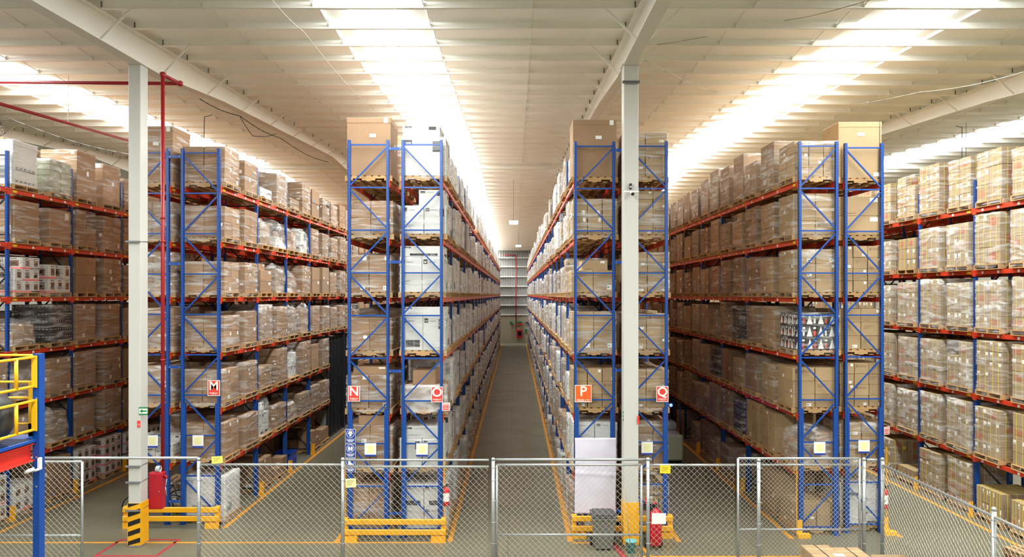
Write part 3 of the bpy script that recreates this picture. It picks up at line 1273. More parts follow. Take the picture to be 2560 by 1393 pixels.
def slots(rk, bay, n):
    """y offsets of n pallets in a bay"""
    R = RACKS[rk]
    a, c = R['fy'][bay] + PD + 0.065, R['fy'][bay + 1] - 0.065
    gap = ((c - a) - n * 1.0) / max(1, n - 1) if n > 1 else 0
    return [a + i * (1.0 + gap) for i in range(n)]


def fill(rk, bay, tier, specs, mode='parts'):
    ys = slots(rk, bay, len(specs))
    for i, sp in enumerate(specs):
        if sp is not None:
            place_load(rk, tier, bay, i, len(specs), ys[i], sp, mode)


rng = random.Random(11)
N_BROWN = [(2, 2, 2), (2, 2, 3), (2, 1, 2), (3, 2, 3), (2, 2, 2), (1, 1, 2), (2, 2, 4)]


def rb(styles=('brown',), hmin=0.8, hmax=1.12, film=0.85, drop=0.2):
    n = rng.choice(N_BROWN)
    return S(rng.choice(styles), n, round(rng.uniform(hmin, hmax), 2), film=rng.random() < film, drop=drop if rng.random() < 0.35 else 0.0)

# ------------------------------------------------------------------ what stands on the racks
# end-of-row loads, floor tier first
ENDS = {
    'N': [S('brown', (2, 2, 2), 1.14), S('brown', (2, 2, 2), 1.06, cap=(0.7, 0.9, 0.24, 0.05)), S('brown', (2, 2, 2), 0.86, cap=(0.9, 0.9, 0.2, 0.05)), S('brown', (2, 2, 2), 0.82),
          S('brown', (2, 2, 2), 0.94), S('brown', (2, 2, 2), 0.84), S('big', (1, 1, 1), 1.48, film=False)],
    'O': [S('white', (2, 2, 2), 1.14), S('white', (2, 2, 1), 0.72, cap=(1.0, 0.95, 0.3, 0.0)), S('brown', (1, 2, 2), 0.6, cap=(0.58, 0.9, 0.36, 0.0), fm='film_heavy'),
          S('white', (2, 2, 1), 0.88, cap=(1.08, 0.96, 0.22, 0.0)), S('white', (2, 2, 1), 0.9, cap=(1.1, 0.96, 0.27, 0.0)), S('white', (2, 2, 1), 0.72, cap=(0.66, 0.9, 0.4, 0.2), fm='film'),
          S('white', (1, 1, 1), 0.98, cap=(0.95, 0.92, 0.3, -0.06))],
    'P': [S('brown', (2, 2, 2), 0.9), S('white', (2, 2, 2), 1.1), S('tan', (3, 2, 3), 1.0, film=False), S('tan', (2, 2, 2), 0.98, film=True), S('tan', (2, 2, 1), 0.56, cap=(0.66, 0.8, 0.26, 0.05)),
          S('tan', (3, 2, 2), 0.92), S('big', (1, 1, 1), 1.47, film=False)],
    'Q': [S('tan', (3, 2, 4), 1.1, fm='film'), S('grey', (3, 2, 4), 1.12), S('tan', (2, 2, 4), 0.98), S('tan', (2, 2, 3), 0.92), S('tan', (2, 2, 4), 1.02), S('tan', (3, 2, 5), 1.12),
          S('tan', (2, 2, 4), 1.14)],
    'R': [S('tan', (2, 2, 2), 0.62, film=False, drop=0.2), S('lump', h=0.98), S('tan', (2, 2, 3), 1.02, film=False), S('bw', (4, 4, 3), 0.95), S('tan', (2, 2, 3), 1.1),
          S('tan', (2, 2, 3), 1.05), S('tan', (3, 2, 3), 0.92)],
    'S': [S('white', (2, 2, 3), 1.1), S('tan', (2, 2, 3), 1.05, film=True), S('tan', (3, 2, 4), 1.12, film=False), S('tan', (2, 2, 3), 1.05, film=False), S('tan', (3, 2, 4), 1.2, film=False),
          S('tan', (1, 2, 2), 1.0, film=False), S('bigtan', (1, 1, 1), 1.46, film=False)],
    'L': [None, S('lump', h=0.6), S('brown', (1, 2, 4), 0.98, fm='film_mid'), S('brown', (1, 2, 4), 1.05), S('brown', (2, 2, 4), 1.08, fm='film_mid'), S('brown', (2, 2, 3), 0.95, fm='film_mid'),
          S('big', (1, 1, 1), 1.5, film=True)],
    'M': [None, S('brown', (2, 2, 2), 0.90), S('brown', (2, 2, 2), 0.87), S('brown', (2, 2, 2), 0.84), S('brown', (2, 2, 2), 0.83), S('brown', (2, 2, 2), 0.84), S('brown', (2, 2, 2), 0.96)],
}
SPAN = {'K': 5, 'M': 6, 'L': 2, 'N': 2, 'Q': 2, 'S': 3, 'R': 7}
for rk in ('N', 'Q', 'S', 'L'):
    for tier in range(7):
        row = [ENDS[rk][tier], rb(('brown', 'brown', 'grey') if rk in 'NL' else ('tan', 'grey'), 0.85, 1.15)]
        if rk == 'L' and tier == 0:
            row = [None, rb(hmin=0.5, hmax=0.8)]
        fill(rk, 0, tier, row)

# rack M, aisle side
MOV = {
    (0, 0): [S('white', (1, 2, 1), 1.08, fm='film_heavy'), None],
    (1, 0): [S('brown', (1, 2, 2), 0.85, film=False, drop=0.4), S('brown', (2, 2, 2), 0.5, film=False, drop=0.3)],
    (2, 0): [None, None],
    (1, 6): [S('white', (2, 2, 2), 0.3, film=True), S('grey', (2, 2, 3), 0.98, fm='film_mid')],
    (1, 5): [S('lump', h=0.82), S('lump', h=0.9)],
    (1, 4): [S('brown', (2, 1, 2), 0.7, film=False, cap=(0.6, 0.7, 0.2, 0.1)), S('lump', h=0.95)],
    (1, 3): [S('brown', (2, 2, 4), 1.1, fm='film_mid'), S('brown', (3, 2, 4), 1.02)],
    (1, 2): [S('brown', (3, 2, 3), 0.66), S('brown', (3, 3, 5), 1.1, fm='film')],
    (1, 1): [S('lump', h=1.2), S('brown', (2, 2, 2), 0.72)],
    (2, 6): [S('grey', (2, 2, 2), 0.35), S('brown', (2, 4, 5), 1.12)],
    (2, 5): [S('lump', h=0.82), S('lump', h=0.9)],
    (2, 4): [S('lump', h=0.9), S('brown', (2, 2, 3), 1.0)],
    (2, 3): [S('lump', h=1.12), S('lump', h=1.1)],
    (2, 2): [S('lump', h=1.0), S('brown', (2, 2, 4), 1.15)],
    (2, 1): [S('lump', h=0.6), S('grey', (4, 4, 5), 0.72)],
    (3, 0): [S('brown', (2, 2, 2), 0.7, film=False, drop=0.4), S('brown', (2, 2, 2), 0.95, film=False, drop=0.3)],
    (4, 0): [None, None], (4, 1): [None, None], (4, 2): [None, None], (5, 0): [None, None], (5, 1): [None, None], (5, 2): [None, None],
}
for bay in range(6):
    for tier in range(7):
        if (bay, tier) in MOV:
            row = MOV[(bay, tier)]
        elif bay == 0:
            row = [ENDS['M'][tier], S('brown', rng.choice([(2, 2, 2), (2, 2, 3), (1, 1, 2)]), round(rng.uniform(0.84, 0.98), 2))]
        else:
            row = [rb(('brown', 'brown', 'dark', 'grey'), 0.8, 1.05), rb(('brown', 'grey'), 0.8, 1.08)]
        fill('M', bay, tier, row, 'parts' if bay < 4 else 'mesh')

# leftmost rack K and the one behind it
KOV = {
    (1, 6): [S('bigwhite', (1, 1, 1), 1.22, film=True), S('bag', (2, 2, 6), 0.98, fm='film_mid')],
    (2, 6): [S('big', (1, 1, 1), 1.5, film=True), S('big', (1, 1, 1), 1.34, film=True)],
    (1, 5): [S('brown', (2, 1, 1), 1.06), S('brown', (2, 1, 1), 1.0)],
    (2, 5): [S('brown', (2, 2, 2), 1.12, drop=0.2), S('brown', (2, 2, 2), 1.08)],
    (1, 4): [S('photo', (2, 3, 3), 0.98, drop=0.25), S('photo', (2, 3, 2), 0.82, drop=0.3)],
    (2, 4): [S('brown', (2, 2, 2), 1.12, film=False), S('brown', (2, 2, 2), 1.15)],
    (1, 3): [S('lump', h=0.72), S('dark', (3, 3, 5), 1.12)],
    (2, 3): [S('brown', (2, 2, 2), 1.12), S('brown', (2, 2, 2), 1.1)],
    (1, 2): [S('lump', h=0.9), S('brown', (2, 2, 2), 1.0)],
    (2, 2): [S('brown', (2, 2, 2), 1.1), S('brown', (2, 2, 2), 1.1)],
    (1, 1): [S('brown', (2, 2, 2), 1.0), S('lump', h=1.0)],
    (2, 1): [S('brown', (2, 2, 2), 1.05), S('brown', (2, 2, 2), 1.2)],
    (0, 0): [S('photo', (2, 3, 2), 0.8), S('photo', (2, 3, 3), 1.15)],
    (1, 0): [S('photo', (2, 3, 2), 0.72), S('brown', (2, 2, 2), 1.1, film=False)],
    (2, 0): [S('photo', (2, 3, 3), 1.1), S('photo', (2, 3, 4), 1.2)],
    (3, 0): [S('photo', (2, 3, 3), 1.1), S('photo', (2, 3, 3), 1.0)],
}
for bay in range(0, 4):
    for tier in range(7):
        if bay == 0 and tier not in (0, 1, 2):
            continue
        row = KOV.get((bay, tier)) or [rb(('brown',), 0.95, 1.15), rb(('brown', 'grey'), 0.95, 1.15)]
        fill('K', bay, tier, row)
# rack R, aisle side
for bay in range(7):
    for tier in range(7):
        if bay == 0:
            row = [ENDS['R'][tier], S('tan', (2, 2, rng.choice([2, 3])), round(rng.uniform(0.95, 1.2), 2)), S('grey', (2, 2, rng.choice([2, 3])), round(rng.uniform(0.95, 1.22), 2))]
            if tier == 0:
                row = [ENDS['R'][0], S('tan', (2, 2, 2), 1.0, film=False), None]
            if tier == 1:
                row = [ENDS['R'][1], S('tan', (2, 2, 3), 1.08, film=False), S('tan', (2, 2, 2), 1.15, film=False)]
            if tier == 6:
                row = [ENDS['R'][6], S('grey', (1, 2, 1), 1.22), S('grey', (1, 2, 2), 0.95)]
        else:
            hi = 1.5 if tier == 6 else 1.2
            row = [rb(('grey', 'grey', 'brown', 'tan'), 0.85, hi) for _ in range(2)]
            if (bay, tier) in ((1, 3), (1, 1), (2, 2)):
                row[0] = S('dark', (3, 3, 4), 1.05)
            if (bay, tier) in ((1, 6), (2, 6)):
                row = [S('grey', (1, 1, 1), 1.42), S('grey', (1, 1, 1), 1.3)]
            if tier == 0 and bay > 2:
                row = [rb(('grey',), 0.7, 1.1), None]
        fill('R', bay, tier, row, 'parts' if bay < 4 else 'mesh')

# far right racks, yellow-strapped cartons
for bay in range(5):
    for tier in range(6):
        row = []
        for s in range(2):
            nz = rng.choice([3, 4, 4, 5])
            h = round(rng.uniform(1.18, 1.38), 2)
            if bay in (2, 3) and tier == 4:
                h, nz = 1.0, 3
            if bay == 1 and tier == 5:
                h = 1.42 if s else 1.35
            row.append(S('strap', (2, 2, nz), h, film=rng.random() < 0.7, fm=rng.choice(['film', 'film_mid', 'film_mid']), drop=0.25 if rng.random() < 0.3 else 0.0))
        if tier == 0:
            row = {0: [S('strap', (2, 4, 2), 0.78, film=False), S('strap', (2, 4, 2), 0.78, film=False)], 1: [S('strap', (2, 2, 4), 1.28), S('strap', (2, 2, 4), 1.22)],
                   2: [S('strap', (2, 2, 1), 0.4, film=False), S('strap', (2, 2, 3), 1.1)]}.get(bay, [S('strap', (2, 2, 3), 0.9), S('strap', (2, 2, 3), 1.0)])
        fill('T', bay, tier, row, 'parts' if bay < 4 else 'mesh')
        if tier in (1, 2, 3, 4, 5) and bay < 4:
            fill('U', bay, tier, [S('strap', (2, 2, 4), round(rng.uniform(1.1, 1.35), 2), film=False), S('strap', (2, 2, 4), round(rng.uniform(1.1, 1.35), 2), film=False)], 'mesh')

# racks O and P, along the central aisle
def aisle_spec(rk):
    if rk == 'O':
        return S(rng.choice(['white'] * 9 + ['brown']), rng.choice([(2, 2, 1), (1, 2, 1), (2, 2, 2), (2, 3, 2)]), round(rng.uniform(0.7, 1.14), 2), film=rng.random() < 0.75, fm='film_heavy',
                 ly=round(rng.uniform(0.78, 0.98), 2), lx=round(rng.uniform(1.02, 1.18), 2), drop=0.3 if rng.random() < 0.25 else 0.0)
    return S(rng.choice(['brown', 'tan', 'tan', 'grey', 'white']), rng.choice([(2, 2, 2), (2, 2, 3), (2, 2, 1), (3, 2, 4)]), round(rng.uniform(0.6, 1.12), 2), film=True,
             fm=rng.choice(['film_mid', 'film_heavy']), ly=round(rng.uniform(0.76, 0.98), 2), lx=round(rng.uniform(1.0, 1.18), 2), drop=0.3 if rng.random() < 0.3 else 0.0)


for rk in ('O', 'P'):
    for tier in range(7):
        fill(rk, 0, tier, [ENDS[rk][tier], aisle_spec(rk)])
        for bay in range(1, 5):
            fill(rk, bay, tier, [aisle_spec(rk), aisle_spec(rk)], 'parts' if bay == 1 else 'mesh')
    far = MB()
    R = RACKS[rk]
    for bay in range(5, 25):
        for tier in range(7):
            base = 0.005 if tier == 0 else R['levels'][tier - 1] + 0.0585
            for yo in slots(rk, bay, 2):
                rr = random.Random(bay * 77 + tier * 5 + int(yo * 10))
                sp = aisle_spec(rk)
                if rr.random() < 0.07:
                    continue
                x, y = R['xc'], R['y0'] + yo
                far.box(x - 0.6, x + 0.6, y, y + 1.0, base + 0.1, base + 0.14, 'pallet_wood')
                for yy in (0.0, 0.48, 0.96):
                    far.box(x - 0.6, x + 0.6, y + yy, y + yy + 0.04, base, base + 0.1, 'pallet_wood')
                for (cx, cy, cz, w, d, h) in cells(sp, rr):
                    far.cbox(x + cx - w / 2, x + cx + w / 2, y + cy - d / 2, y + cy + d / 2, base + cz, base + cz + h, STYLE_MAT[sp['s']], 0.012)
                i0 = len(far.v)
                put_film(far, sp['lx'], sp['ly'], 0.06, 0.14 + sp['h'], rr.randrange(50), sp.get('fm', 'film'))
                for i in range(i0, len(far.v)):
                    v = far.v[i]
                    far.v[i] = (v[0] + x, v[1] + y + 0.5, v[2] + base)
    build(far, 'distant_carton_pallets', kind='stuff', cat='pallet loads',
          label='pale wrapped pallets filling the deep end of rack %s along the central aisle' % rk)

# the deep end of the other racks, mostly unseen, filled to shade the aisles
for rk, b0, words in (('J', 0, 'behind the leftmost rack'), ('K', 4, 'of the leftmost rack'), ('L', 1, 'of the red-pipe rack'), ('M', 6, 'of rack M'), ('N', 1, 'of rack N'), ('Q', 1, 'of rack Q'),
                      ('R', 7, 'of the yellow-chain rack'), ('S', 1, 'of the fence-corner rack'), ('T', 5, 'of the rightmost rack'), ('U', 4, "of the rightmost rack's twin")):
    far = MB()
    R = RACKS[rk]
    for bay in range(b0, len(R['bays'])):
        for tier in range(len(R['levels']) + 1):
            base = 0.005 if tier == 0 else R['levels'][tier - 1] + 0.0585
            for i, yo in enumerate(slots(rk, bay, 2)):
                rr = random.Random(bay * 77 + tier * 5 + i + ord(rk))
                x, y = R['xc'], R['y0'] + yo
                h = rr.uniform(1.35, 1.65) if tier == len(R['levels']) else rr.uniform(0.85, 1.2)  # hidden top loads made taller to block the skylights
                far.box(x - 0.6, x + 0.6, y, y + 1.0, base + 0.1, base + 0.14, 'pallet_wood')
                for yy in (0.0, 0.48, 0.96):
                    far.box(x - 0.6, x + 0.6, y + yy, y + yy + 0.04, base, base + 0.1, 'pallet_wood')
                nz = rr.choice([2, 3])
                for k in range(nz):
                    far.cbox(x - 0.57, x + 0.57, y + 0.02, y + 0.98, base + 0.14 + k * h / nz, base + 0.14 + (k + 1) * h / nz - 0.004, 'cardboard_tan' if rk in 'STU' else 'cardboard', 0.012)
    build(far, 'distant_carton_pallets', kind='stuff', cat='pallet loads', label='brown carton pallets filling the deep end %s' % words)

# ------------------------------------------------------------------ chain-link fence and gates
FD, FZ = 14.6, 2.47


def FX(px): return PX(px, FD)


def chain_mesh(x0, x1, z0, z1, knuckles=True, cell=0.124):
    """woven wires in the xz plane, y=0"""
    q = MB()
    n = max(2, round((x1 - x0) / (cell / 2)))
    w = (x1 - x0) / n
    hz = cell / 2
    m = int((z1 - z0) / hz)
    r = 0.0042
    k = q.mi('wire')
    for i in range(n):
        pts = []
        for j in range(m + 1):
            z = z1 - j * hz
            pts.append((x0 + (i + ((i + j) % 2)) * w, 0.004 if (j + i) % 2 else -0.004, z))
        if knuckles and i % 2 == 0:
            pts.insert(0, (pts[0][0] + 0.012, 0.0, z1 + 0.045))
        i0 = len(q.v)
        for (x, y, z) in pts:
            for a in (0.0, 2.09, 4.19):
                q.v.append((x + r * math.cos(a), y + r * math.sin(a), z))
        for j in range(len(pts) - 1):
            for a in range(3):
                p, p2 = i0 + 3 * j + a, i0 + 3 * j + (a + 1) % 3
                q.f.append((p, p2, p2 + 3, p + 3))
                q.m.append(k)
    return q


BANDS = {}


def fence_post(parent, x, y, h=2.6, r=0.038):
    q = MB()
    q.tube((x, y, 0), (x, y, h), r, 'galvanised', 12)
    q.lathe((x, y, h), [(r + 0.005, -0.03), (r + 0.005, 0.01), (r * 0.6, 0.03), (0.004, 0.036)], 'galvanised', 12)
    p = build(q, 'post', parent)
    for z in (0.35, 0.8, 1.25, 1.7, 2.15, 2.42):
        key = round(r, 3)
        if key not in BANDS:
            bm_ = MB()
            bm_.torus((0, 0, 0), r + 0.003, 0.007, 'galvanised', 12, 5, 'z')
            bm_.box(r, r + 0.035, -0.008, 0.008, -0.012, 0.012, 'galvanised')
            BANDS[key] = bm_.mesh('tension_band')
        link('tension_band', BANDS[key], p, (x, y, z))
    return p


def rail(parent, p0, p1, r=0.024, name='rail'):
    q = MB()
    q.tube(p0, p1, r, 'galvanised', 10)
    return build(q, name, parent)


def fence_span(label, pxa, pxb, post_px, ztop=FZ, rails=(), knuckles=True, name='chain_link_fence', cat='fence', frame=False, cell=0.124, y=FD):
    t = empty(name, label, cat, (0, 0, 0))
    xa, xb = FX(pxa), FX(pxb)
    for p in post_px:
        fence_post(t, FX(p), y)
    for z in rails:
        rail(t, (xa, y + 0.02, z), (xb, y + 0.02, z))
    if frame:
        for x in (xa, xb):
            q = MB()
            q.tube((x, y + 0.02, 0.08), (x, y + 0.02, ztop), 0.027, 'galvanised', 10)
            build(q, 'frame_upright', t)
        rail(t, (xa, y + 0.02, ztop), (xb, y + 0.02, ztop), 0.026)
        rail(t, (xa, y + 0.02, 0.10), (xb, y + 0.02, 0.10), 0.026)
    else:
        rail(t, (xa, y, ztop), (xb, y, ztop), 0.025)
    c = chain_mesh(xa + 0.02, xb - 0.02, 0.06, ztop, knuckles, cell)
    o = build(c, 'chain_link_mesh', t, (0, y - 0.03, 0))
    return t


fence_span('parked chain-link gate leaf behind the blue platform post', -30, 204, (), PZ(1155, FD), (PZ(1340, FD),), False, 'fence_gate', 'gate', True)
q = MB()
q.tube((FX(-30), FD + 0.062, PZ(1147, FD)), (FX(492), FD + 0.062, PZ(1147, FD)), 0.028, 'galvanised', 10)
build(q, 'gate_track_rail', label='bare overhead steel rail crossing the open gateway by the striped column', cat='rail')
fence_span('chain-link fence bay in front of the aisle below sign M', 500, 853, (497,), PZ(1162, FD))
fence_span('chain-link fence bay in front of racks N and O', 861, 1222, (857, 1233), PZ(1167, FD), (PZ(1151, FD),))
fence_span('chain-link gate leaf in front of the hanging white sheet', 1242, 1604, (), PZ(1163, FD), (PZ(1338, FD),), False, 'fence_gate', 'gate', True)
q = MB()
q.tube((FX(1234), FD + 0.062, PZ(1151, FD)), (FX(1630), FD + 0.062, PZ(1151, FD)), 0.028, 'galvanised', 10)
build(q, 'gate_track_rail', label='overhead steel rail above the gate in front of the white sheet', cat='rail')
fence_span('chain-link fence bay in front of the dark aisle by sign Q', 1624, 1838, (1620,), PZ(1163, FD))
fence_span('chain-link gate leaf in front of the rack with yellow chain', 1846, 2150, (), PZ(1147, FD), (PZ(1163, FD), PZ(1325, FD)), False, 'fence_gate', 'gate', True, 0.095)
t = fence_span('narrow chain-link fence bay with two posts beside the fence corner', 2166, 2192, (2160,), PZ(1150, FD), (), False)
fence_post(t, FX(1893), FD - 0.09)
# the return leg, running towards the camera
t = empty('chain_link_fence', 'chain-link fence leg running forward along the far right aisle', 'fence')
XF = FX(2206)
fence_post(t, XF, FD)
fence_post(t, XF, 11.2)
fence_post(t, XF, 7.9)
rail(t, (XF, FD, FZ), (XF, 6.5, FZ), 0.025)
c = chain_mesh(6.5, FD, 0.06, FZ, True)
for i, v in enumerate(c.v):
    c.v[i] = (XF + 0.03 + v[1], v[0], v[2])
build(c, 'chain_link_mesh', t)


def note(px, py, w, h, m, label, tilt=0.0, y=FD - 0.05):
    q = MB()
    q.box(-w / 2, w / 2, -0.003, 0.003, -h / 2, h / 2, m)
    o = build(q, 'notice_card', None, (PX(px, y), y, PZ(py, y)), label=label, cat='notice')
    o.rotation_euler = (0, tilt, 0)
    l = MB()
    for k in range(3):
        l.box(-w * 0.35, w * (0.3 - 0.12 * k), -0.005, -0.003, h * (0.22 - 0.2 * k), h * (0.26 - 0.2 * k), 'ink_soft')
    if m != 'paper':
        build(l, 'written_lines', o)
    return o


note(543, 1150, 0.235, 0.15, 'note_yellow', 'yellow card clipped on the fence top below sign M', -0.08)
note(877, 1208, 0.225, 0.19, 'note_pale', 'pale yellow card wired to the fence under the blue safety signs', -0.05)
note(1663, 1174, 0.225, 0.17, 'yellow_sticker', 'bright yellow card on the fence top under sign Q', 0.03)
note(1647, 1297, 0.30, 0.23, 'paper', 'blank white sheet on the fence in front of the big red extinguisher')

# ------------------------------------------------------------------ yellow end-of-row barriers and post guards
def barrier(label, x0, x1, y, z_hi=0.62, z_lo=0.32, h=0.135):
    t = empty('rack_end_barrier', label, 'guard rail', ((x0 + x1) / 2, y, 0))
    hw = (x1 - x0) / 2
    for s in (-1, 1):
        q = MB()
        xs = s * (hw - 0.06)
        q.box(xs - 0.06, xs + 0.06, 0.03, 0.13, 0, z_hi + h / 2 + 0.01, 'guard_yellow')
        p = build(q, 'post', t)
        q = MB()
        q.box(xs - (0.30 if s > 0 else 0.06), xs + (0.06 if s > 0 else 0.30), -0.02, 0.14, 0.0, 0.15, 'guard_yellow')
        build(q, 'foot_block', t)
    for z in (z_hi, z_lo):
        q = MB()
        q.cbox(-hw, hw, -0.03, 0.03, z - h / 2, z + h / 2, 'guard_yellow', 0.012)
        build(q, 'rail', t)
    return t


barrier('yellow two-rail barrier at the foot of racks N and O', -4.27, -1.72, 16.90, 0.49, 0.235)
barrier('yellow two-rail barrier at the foot of rack M beside the striped column', -10.25, -7.74, 17.85, 0.49, 0.26)
barrier('yellow two-rail barrier at the foot of racks P and Q', 1.42, 3.95, 17.12, 0.50, 0.25)


def post_guard(x, y, label, h=0.42, w=0.13, flip=1, back=False):
    q = MB()
    q.box(-w / 2, w / 2, -0.012, 0.0, 0, h, 'guard_yellow')
    q.box(-w / 2 if flip < 0 else w / 2 - 0.012, -w / 2 + 0.012 if flip < 0 else w / 2, 0, 0.04, 0, h, 'guard_yellow')
    q.box(-w / 2 - 0.02, w / 2 + (0.0 if back else 0.16), -0.05 if back else -0.14, -0.012, 0, 0.10, 'guard_yellow')
    build(q, 'post_guard', None, (x, y, 0), label=label, cat='post guard', group='yellow rack post guards')


post_guard(7.18, 17.255, 'yellow steel guard at the foot of the yellow-chain post')
post_guard(9.46, 17.455, 'yellow steel guard at the foot of the post with the chained extinguisher')
for i in (1, 2, 3):
    post_guard(-7.72, RACKS['M']['y0'] + RACKS['M']['fy'][i], 'yellow guard on the %s aisle post back from sign M' % ORD[i], back=True)
for i in (1, 2, 3):
    post_guard(-13.555, RACKS['K']['y0'] + RACKS['K']['fy'][i], 'yellow guard on the %s aisle post of the leftmost rack' % ORD[i], back=True)
for i in (1, 2):
    post_guard(12.515, RACKS['T']['y0'] + RACKS['T']['fy'][i], 'yellow guard on the %s aisle post of the rightmost rack' % ORD[i], back=True)
for i in (1, 2, 3):
    post_guard(7.06, RACKS['R']['y0'] + RACKS['R']['fy'][i], 'yellow guard on the %s aisle post back from the yellow chain' % ORD[i], back=True)


def chain(x, y, z0, z1, label):
    t = MB()
    z = z0
    i = 0
    while z < z1:
        ax = 'y' if i % 2 else 'x'
        t.torus((0, 0, z), 0.020, 0.006, 'guard_yellow', 8, 5, ax)
        z += 0.032
        i += 1
    build(t, 'chain', None, (x, y, 0), label=label, cat='chain')


chain(-4.26, 17.11, 0.05, 1.86, 'yellow plastic chain hanging by sign N')
chain(-1.78, 17.12, 0.05, 2.05, 'yellow plastic chain hanging behind the small extinguisher on rack O')
chain(7.125, 17.30, 0.02, 2.0, 'yellow plastic chain on the front post opposite sign Q')
chain(9.50, 17.49, 0.02, 2.2, 'yellow plastic chain at the post behind the fence corner')

# ------------------------------------------------------------------ signs
def aisle_sign(letter, px0, px1, py0, py1, D, m, label, word=True, wordsize=0.085):
    x0, x1, z0, z1 = PX(px0, D), PX(px1, D), PZ(py1, D), PZ(py0, D)
    w, h = x1 - x0, z1 - z0
    q = MB()
    q.box(-w / 2, w / 2, -0.002, 0.006, -h / 2, h / 2, 'paper')
    o = build(q, 'aisle_sign', None, ((x0 + x1) / 2, D, (z0 + z1) / 2), label=label, cat='sign', group='aisle letter signs')
    q = MB()
    e = 0.016
    q.box(-w / 2 + e, w / 2 - e, -0.004, -0.002, -h / 2 + e, h / 2 - e, m)
    p = build(q, 'colour_panel', o)
    link('lettering', text_mesh(letter, h * 0.80, 'paper', 0.002, bold=0.006), p, (0, -0.006, h * 0.12))
    if word:
        link('lettering', text_mesh('PASILLO', wordsize, 'paper', 0.002, bold=0.001), p, (0, -0.006, -h * (0.40 if m == 'sign_orange' else 0.33)))
    if m != 'sign_orange':
        q = MB()
        q.box(-w * 0.2, w * 0.2, -0.006, -0.004, -h * 0.44, -h * 0.43, 'paper')
        build(q, 'underline', p)


aisle_sign('M', 519, 550, 951, 990, 18.143, 'sign_red', 'red aisle sign with white letter M on the blue post', wordsize=0.06)
aisle_sign('N', 870, 900, 965, 1004, 17.153, 'sign_red', 'red aisle sign with white letter N on the blue post', wordsize=0.055)
aisle_sign('O', 1078, 1107, 967, 1006, 17.153, 'sign_red', 'red aisle sign with white letter O on the blue post', wordsize=0.055)
aisle_sign('P', 1437, 1479, 963, 1006, 17.333, 'sign_orange', 'orange square sign with white letter P reading PASILLO', wordsize=0.088)
aisle_sign('Q', 1641, 1671, 966, 1005, 17.333, 'sign_red', 'red aisle sign with white letter Q on the blue post', wordsize=0.055)


def safety_sign(py0, py1, label, kind):
    D = 17.147
    x0, x1, z0, z1 = PX(863, D), PX(889, D), PZ(py1, D), PZ(py0, D)
    w, h = x1 - x0, z1 - z0
    q = MB()
    q.box(-w / 2, w / 2, -0.002, 0.006, -h / 2, h / 2, 'paper')
    o = build(q, 'safety_sign', None, ((x0 + x1) / 2, D, (z0 + z1) / 2), label=label, cat='sign', group='blue safety signs')
    q = MB()
    q.box(-w / 2 + 0.008, w / 2 - 0.008, -0.004, -0.002, -h / 2 + 0.008, h / 2 - 0.008, 'sign_blue')
    q.box(-w / 2 + 0.008, w / 2 - 0.008, -0.005, -0.004, -h * 0.21, -h * 0.195, 'paper')
    p = build(q, 'blue_panel', o)
    q = MB()
    cz = h * 0.16
    q.torus((0, -0.006, cz), w * 0.36, 0.006, 'paper', 24, 4, 'y')
    y = -0.006
    if kind == 'helmet':
        q.poly([(w * 0.20 * math.cos(a), y, cz + 0.02 + w * 0.2 * math.sin(a)) for a in [math.pi * i / 10 for i in range(11)]][::-1], 'paper')
        q.poly([(-w * 0.25, y, cz - 0.004), (w * 0.25, y, cz - 0.004), (w * 0.25, y, cz + 0.016), (-w * 0.25, y, cz + 0.016)], 'paper')
        q.poly([(w * 0.13 * math.cos(a), y, cz - 0.012 + w * 0.2 * math.sin(a)) for a in [math.pi + math.pi * i / 8 for i in range(9)]], 'paper')
    elif kind == 'gloves':
        for s in (-1, 1):
            pts = [(0.02, -0.2), (0.2, -0.2), (0.24, 0.06), (0.18, 0.2), (0.06, 0.2), (0.02, 0.02)]
            pp = [(s * w * a, y, cz + w * b) for a, b in pts]
            q.poly(pp if s > 0 else pp[::-1], 'paper')
    else:
        q.poly([(-w * 0.22, y, cz - w * 0.18), (w * 0.26, y, cz - w * 0.18), (w * 0.26, y, cz - w * 0.06), (w * 0.05, y, cz + w * 0.02), (0.0, y, cz + w * 0.2), (-w * 0.2, y, cz + w * 0.2)], 'paper')
    build(q, 'pictogram', o)
    q = MB()
    for k in range(2):
        q.box(-w * (0.36 - 0.12 * k), w * (0.36 - 0.12 * k), -0.006, -0.004, -h * (0.29 + 0.09 * k) - 0.009, -h * (0.29 + 0.09 * k) + 0.009, 'paper')
    build(q, 'text_lines', o)


safety_sign(1073, 1108, 'blue safety sign with a white helmeted head, topmost of three', 'helmet')
safety_sign(1110, 1144, 'blue safety sign with white gloves, middle of three', 'gloves')
safety_sign(1146, 1181, 'blue safety sign with a white boot, lowest of three', 'boot')


def placard(px, py, D, label):
    w, h = 0.29, 0.33
    q = MB()
    q.box(-w / 2, w / 2, -0.004, 0.004, -h / 2, h / 2, 'paper')
    o = build(q, 'hanging_placard', None, (PX(px, D), D, 2.207), label=label, cat='placard', group='white placards on the rack ends')
    q = MB()
    q.box(-w * 0.3, w * 0.3, -0.006, -0.004, -h * 0.22, h * 0.34, 'note_pale')
    build(q, 'printed_panel', o)
    q = MB()
    q.box(-w / 2, w / 2, -0.006, -0.004, -h / 2, -h * 0.36, 'sign_blue')
    build(q, 'blue_footer', o)
    q = MB()
    for s in (-1, 1):
        q.tube((s * w * 0.44, 0, h / 2), (s * w * 0.44, 0.03, h / 2 + 0.05), 0.004, 'galvanised', 5)
    build(q, 'hook', o)


